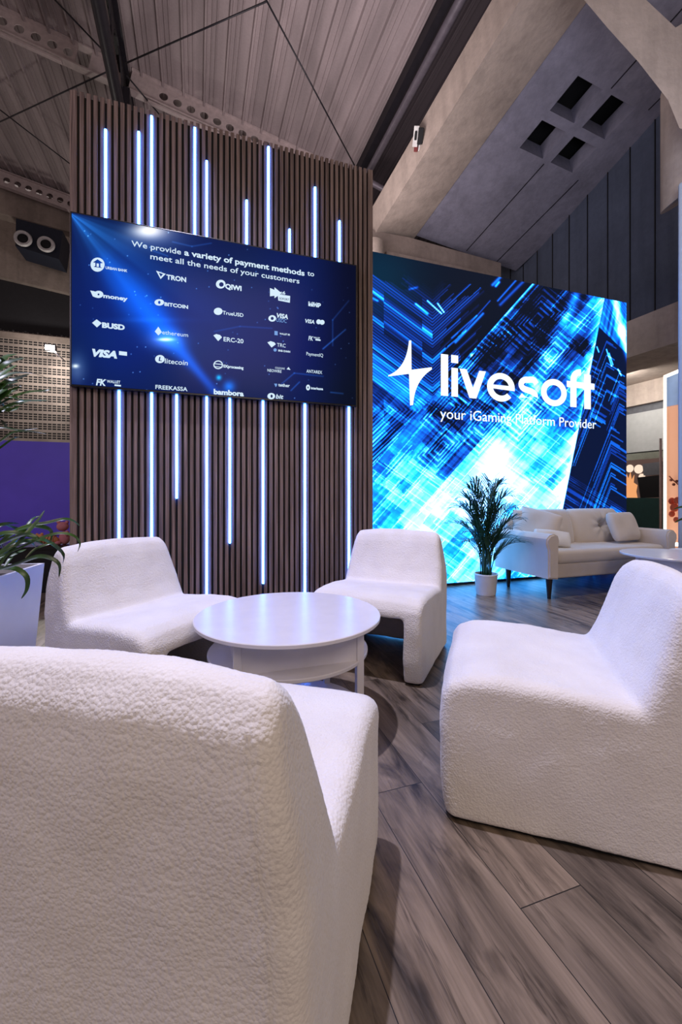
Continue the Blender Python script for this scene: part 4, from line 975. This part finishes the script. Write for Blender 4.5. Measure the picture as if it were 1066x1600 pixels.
low = [([(0,860),(55,843),(80,849),(99,866),(98,882)],.010),([(-20,895),(22,883),(57,870),(79,872),(93,883),(92,903)],.010),([(-25,885),(0,887),(26,889),(42,902),(42,921),(33,936)],.012),
 ([(-20,850),(40,823),(72,817),(100,811),(115,814),(126,823)],.008),([(-10,875),(40,852),(65,840),(93,833),(115,837),(125,849),(121,863)],.007),([(-20,870),(14,837),(43,823),(65,823),(80,830),(80,847)],.012),
 ([(0,880),(36,840),(57,816),(70,797)],.009),([(-10,870),(30,838),(50,812),(62,806)],.008),([(-30,850),(0,822),(20,824),(45,832),(60,840)],.008),([(-30,840),(-5,822),(15,818),(30,818)],.009),
 ([(-20,860),(10,845),(40,835),(55,838),(62,842)],.009),([(-20,880),(10,860),(30,850),(44,846),(52,850),(56,856)],.008),([(5,890),(20,868),(42,858)],.008),([(-20,868),(0,852),(8,862),(8,870)],.007),
 ([(40,872),(55,858),(75,850),(85,848)],.006),([(-30,870),(-8,838),(20,832),(40,836),(58,842)],.010),([(-20,890),(0,872),(15,862),(30,856)],.009),([(0,884),(20,850),(30,832),(38,826)],.009),([(-30,830),(0,836),(24,846),(46,846)],.010),([(-15,880),(8,858),(30,846),(52,844),(70,852)],.009)]
hi = [([(-40,600),(0,567),(11,557),(27,553)],.010),([(-40,610),(0,576),(17,565),(39,559)],.010),([(-40,620),(0,587),(27,570)],.009),([(-40,610),(0,592),(22,583),(48,583)],.007),([(-40,650),(3,603),(20,594),(47,584)],.010),
 ([(-40,660),(7,618),(34,603)],.008),([(-40,660),(0,632),(25,618),(48,612),(74,610),(79,607)],.005),([(-40,610),(11,619),(30,624),(44,629)],.004),([(-40,660),(22,630),(54,626),(78,626)],.005),([(-40,670),(0,643),(20,632),(42,629)],.008),
 ([(-40,600),(0,628),(14,645),(28,652)],.005),([(-40,720),(0,690),(22,675),(50,674),(73,678)],.004),([(-40,730),(0,700),(20,686),(34,682)],.004),([(-40,630),(-10,600),(10,600),(30,596)],.010),([(-40,640),(0,612),(15,604),(30,604)],.011),([(-40,570),(-10,556),(8,566),(20,572)],.010),
 ([(-40,680),(-5,655),(6,662),(10,668)],.006),([(-40,650),(-10,622),(14,612),(24,612)],.012),([(-40,630),(0,640),(20,640),(30,634)],.009),([(-30,680),(0,668),(30,672),(60,669)],.0035),([(0,582),(48,583),(75,592),(92,610)],.0012)]
fp = thing('strap_leaf_plant', 'dark green plant with long arching strap leaves growing in the white planter', 'plant', (onZ(-20, 900, 1.45).x - .12, 1.25, .72))
o0 = fp.location
cb_ = Vector((-1.20, 1.28, .72))
bm = bmesh.new()
for (x, y) in ((0, 0), (.03, .04), (-.04, .03)): tube(bm, [cb_ + Vector((x, y, 0)) - o0, cb_ + Vector((x-.03, y, .30)) - o0, onZ(-55, 640, 1.35) + Vector((x, y, .1)) - o0], .012, 8, .008)
link('stem', bm, M['stem'], fp, True)
Rr = random.Random(2)
for pts, w_ in low + hi:
    z0 = 1.22 + Rr.uniform(-.05, .05); z1 = z0 + (.01 if pts[-1][1] > 930 else Rr.uniform(.02, .20)); P = smooth_path(px3(pts, z0, z1))
    bm = bmesh.new(); leaf_blade(bm, [p - o0 for p in P], w_*(.62 if pts[-1][1] > 760 else .9), up=Vector((.35, -.75, .5)), fold=.25); link('leaf', bm, M['leaf2'], fp, True)

# plant out of frame on the right, only leaf tips reach in
q = onZ(1150, 840, 2.9)
gp = thing('palm_leaf_tips', 'thin dark leaf tips reaching in front of the pale pillar at the right edge', 'plant', (q.x + .1, q.y, 0))
for pts in ([(1110, 815), (1080, 795), (1066, 792), (1052, 796)], [(1110, 835), (1080, 812), (1066, 811), (1054, 817)], [(1110, 850), (1090, 800), (1075, 770)]):
    P = smooth_path([onZ(x, y, 2.9) for x, y in pts]); bm = bmesh.new(); leaf_blade(bm, [p - gp.location for p in P], .008, up=Vector((0, -1, .3))); link('leaf', bm, M['leaf'], gp, True)
bm = bmesh.new(); lathe(bm, [(0, 0), (.12, 0), (.15, .3), (.13, .3), (0, .27)], 32); link('pot', bm, M['pot'], gp, True, angle=40)
bm = bmesh.new(); tube(bm, [(0, 0, .25), onZ(1130, 830, 2.9) - gp.location], .01, 8); link('stem', bm, M['stem'], gp, True)

# ================================================================ LEFT BACKGROUND THINGS
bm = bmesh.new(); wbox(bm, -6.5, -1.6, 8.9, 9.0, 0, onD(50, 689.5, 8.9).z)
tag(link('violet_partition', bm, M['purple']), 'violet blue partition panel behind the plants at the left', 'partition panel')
# air box with two round nozzles
c0, c1, c2, c3 = [onD(x, y, 14.2) for x, y in ((25, 341), (98, 361), (92, 405), (24, 384))]
ab = thing('air_outlet_box', 'dark box with two round pale air nozzles under the concrete edge beam', 'air outlet', c3)
bm = bmesh.new(); prism(bm, [p - ab.location for p in (c0, c1, c2, c3)], D2 * .8); link('case', bm, M['navy_box'], ab)
for (x, y) in ((36, 373), (72, 382)):
    q = onD(x, y, 14.12) - ab.location; bm = bmesh.new(); lathe(bm, [(.13, .03), (.15, .06), (.20, .06), (.225, 0), (.13, -.02)], 32)
    o = link('nozzle_ring', bm, M['nozzle'], ab, True, angle=40); o.matrix_local = Matrix.Translation(q) @ Matrix.Rotation(A, 4, 'Z') @ Matrix.Rotation(math.pi/2, 4, 'X')
    bm = bmesh.new(); lathe(bm, [(0, .03), (.10, .03), (.135, .0), (.0, -.02)], 32); o2 = link('nozzle_core', bm, M['black'], o, True); 
# floodlight
q = onD(78, 543, 13.6); fl_ = thing('floodlight', 'bright floodlight glaring in front of the perforated block wall', 'floodlight', q, A)
bm = bmesh.new(); box(bm, -.14, .14, 0, .12, -.09, .09, None, .01); link('housing', bm, M['steel_dark'], fl_)
bm = bmesh.new(); box(bm, -.11, .11, -.012, 0, -.065, .065, None, .004); link('lens', bm, M['flood_em'], fl_)
bm = bmesh.new(); tube(bm, [(0, .12, 0), (0, 1.45, .05)], .02, 8); link('bracket_arm', bm, M['steel_dark'], fl_)
lq = light('floodlight_beam', 'POINT', tuple(q + D2*.55 + Vector((0, 0, -.3))), (0, 0, 0), 160, (1, .94, .84), .15)
# dark ledge with soft toys
lz = onZ(93, 847, 4.7).z
bm = bmesh.new(); wbox(bm, -6.0, -1.15, 5.05, 5.6, 0, lz-.03); wbox(bm, -6.0, -1.13, 5.03, 5.6, lz-.03, lz)
lg = tag(link('dark_counter', bm, M['black_gloss']), 'low black counter behind the left armchair and planter', 'counter')
def ball(bm, c, r, sc_=(1, 1, 1)):
    v = bmesh.ops.create_uvsphere(bm, u_segments=20, v_segments=12, radius=r)['verts']; bmesh.ops.scale(bm, vec=sc_, verts=v); bmesh.ops.translate(bm, vec=c, verts=v)
def counter_pt(x): u = ray(x, 0)[0]; t = 5.2/(-s_*u + c_); return Vector((u*t, t, lz))
p = counter_pt(78); ty = thing('soft_toy', 'striped orange soft toy lying on the black counter', 'toy', p)
bm = bmesh.new(); ball(bm, (0, 0, .05), .055, (1.7, 1, .9)); link('body', bm, M['orange'], ty, True)
bm = bmesh.new(); ball(bm, (-.09, -.02, .07), .045); ball(bm, (-.12, -.02, .11), .014); ball(bm, (-.07, -.02, .115), .014); link('head', bm, M['orange'], ty, True)
bm = bmesh.new()
for k in range(5):
    for a in range(1):
        tube(bm, [(-.05+.03*k + .0*j, -.056*math.cos(j*.5)*1.02, .05 + .052*math.sin(j*.5)) for j in range(-1, 6)], .004, 6)
link('stripes', bm, M['coral_dark'], ty, True)
p = counter_pt(101); ty = thing('soft_toy', 'pink soft toy sitting upright on the black counter by the slatted wall', 'toy', p)
bm = bmesh.new(); ball(bm, (0, 0, .07), .06, (.9, .8, 1.2)); ball(bm, (.045, -.03, .12), .02, (1, 1, 1.6)); ball(bm, (-.035, -.05, .02), .028, (1, 1.5, .8)); link('body', bm, M['pink'], ty, True)
bm = bmesh.new(); ball(bm, (-.02, 0, .19), .055, (1.05, 1, .9)); ball(bm, (-.065, 0, .235), .018); ball(bm, (.025, 0, .235), .018); link('head', bm, M['pink'], ty, True)

# ================================================================ RIGHT BACKGROUND THINGS
sb = lambda bm, s0, s1, t0, t1, z0, z1: wbox(bm, s0, s1, t0, t1, z0, z1)
ps = thing('printed_backdrop', 'brown printed backdrop with a glowing golden figure and cream discs, right of the led wall', 'backdrop', W(8.0, 6.5, 0))
def pb(name, mat, s0, s1, t0, t1, z0, z1):
    bm = bmesh.new(); v = wbox(bm, s0, s1, t0, t1, z0, z1); bmesh.ops.translate(bm, vec=-ps.location, verts=bm.verts); return link(name, bm, mat, ps)
pb('print_panel', M['poster'], 7.98, 8.04, 4.5, 8.5, .93, 1.67)
def onSl(x, y, S=7.96): return onS(x, y, S)
for (x, y, r) in ((984, 732, .075), (998, 733, .085), (1003, 745, .06)):
    bm = bmesh.new(); q = onSl(x, y) - ps.location; n = 24; prism(bm, [q + D2*r*math.cos(2*math.pi*k/n) + UP*r*math.sin(2*math.pi*k/n) for k in range(n)], D1*.01); link('printed_disc', bm, M['cream_em'], ps)
bm = bmesh.new(); flame = [(978, 778), (978, 738), (982, 748), (985, 738), (987, 750), (991, 742), (990, 754), (996, 758), (994, 768), (996, 778)]
prism(bm, [onSl(x, y) - ps.location for x, y in flame], D1*.01); link('printed_figure', bm, M['gold_em'], ps)
bm = bmesh.new(); prism(bm, [onS(x, y, 7.6) for x, y in ((996, 746), (1032, 742), (1032, 777), (1001, 778))], D1*.06)
tag(link('dark_monitor', bm, M['black_gloss']), 'small black monitor on the dark green counter behind the sofa', 'monitor')
bm = bmesh.new(); prism(bm, [onS(x, y, 7.8) for x, y in ((1004, 725), (1034, 721), (1034, 741), (1006, 743))], D1*.1)
tag(link('grey_housing', bm, M['grey_dark']), 'dark grey housing mounted above the small black monitor', 'housing')
bm = bmesh.new(); wbox(bm, 7.55, 7.95, 3.5, 8.4, 0, onS(1000, 778, 7.55).z)
tag(link('green_counter', bm, M['green']), 'dark green counter front behind the right end of the sofa', 'counter')
bm = bmesh.new(); q = onZ(1032.5, 700, 6.6); tube(bm, [(q.x, q.y, 0), (q.x, q.y, onZ(1032, 685, 6.6).z)], .018, 10)
tag(link('slim_post', bm, M['steel_white'], None, True), 'slim pale metal post beside the glowing light frame', 'post')
pt = thing('lit_booth_portal', 'peach coloured booth wall framed by a warm white light line beside the pillar', 'booth', W(6.6, 4.5, 0))
def pp(name, mat, poly, S, th, org=pt):
    bm = bmesh.new(); prism(bm, [onS(x, y, S) - org.location for x, y in poly], D1*th); return link(name, bm, mat, org)
S0 = 6.3
pp('frame_upright', M['frame_em'], [(1037, 587), (1041, 590), (1041, 850), (1037, 850)], S0, .012)
pp('frame_header', M['frame_em'], [(1037, 587), (1110, 556), (1110, 562), (1041, 590)], S0, .012)
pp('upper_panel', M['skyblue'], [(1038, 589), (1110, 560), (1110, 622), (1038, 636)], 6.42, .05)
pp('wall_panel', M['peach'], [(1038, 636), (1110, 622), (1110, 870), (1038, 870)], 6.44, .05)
bm = bmesh.new(); tube(bm, [onS(x, y, 6.38) - pt.location for x, y in ((1046, 744), (1052, 750), (1060, 757), (1075, 760))], .008, 6)
for (x, y) in ((1049, 750), (1053, 757), (1058, 752)): ball(bm, onS(x, y, 6.38) - pt.location, .02)
link('branch', bm, M['coral_dark'], pt, True)
bm = bmesh.new()
for (x, y, r) in ((1050, 783, .05), (1054, 793, .06), (1050, 803, .045), (1057, 812, .04), (1059, 782, .05)): ball(bm, onS(x, y, 6.36) - pt.location, r, (1, .5, 1))
link('flower_ornament', bm, M['coral'], pt, True)
q = onS(1052, 850, 6.2); bm = bmesh.new(); wbox(bm, q.dot(D1)-.05, q.dot(D1)+.05, q.dot(D2)-.15, q.dot(D2)+.15, q.z-.02, q.z+.02)
bmesh.ops.translate(bm, vec=-pt.location, verts=bm.verts); link('floor_light', bm, M['frame_em'], pt)

# device on the concrete beam
p = (Ab + V3*1.6) ; 
ux = (Bb - Ab).normalized(); q = onZ(654, 214, (p.y - .1))
# place just in front of the beam's left face
t_ = None; nface = (Bb-Ab).cross(V3).normalized(); nface = nface if nface.y < 0 or nface.x < 0 else -nface
q = onPlane(654, 214, Ab, nface)
dv = thing('beam_sensor', 'small black and white device with a red lower part on the raking concrete beam', 'sensor', q)
toc = (Vector((0, 0, 1)) - q).normalized()
R3 = (-toc).to_track_quat('Y', 'Z').to_matrix().to_4x4() @ Matrix.Rotation(math.radians(8), 4, 'Y')
k = q.y/660
def db(name, mat, x0, x1, z0, z1, y0, y1):
    bm = bmesh.new(); box(bm, x0*k, x1*k, y0, y1, z0*k, z1*k, R3, .008); return link(name, bm, mat, dv)
db('white_case', M['white_plastic'], -8, 0, -12, 13, -.16, .02); db('black_face', M['black'], -1, 7, -9, 11, -.18, .02); db('lens_window', M['black'], -6, -2.5, -4, 7, -.175, -.15)
db('red_foot', M['red'], -5, 1, -18, -11, -.15, 0); db('white_foot', M['white_plastic'], 1.5, 4, -17, -9, -.13, 0)
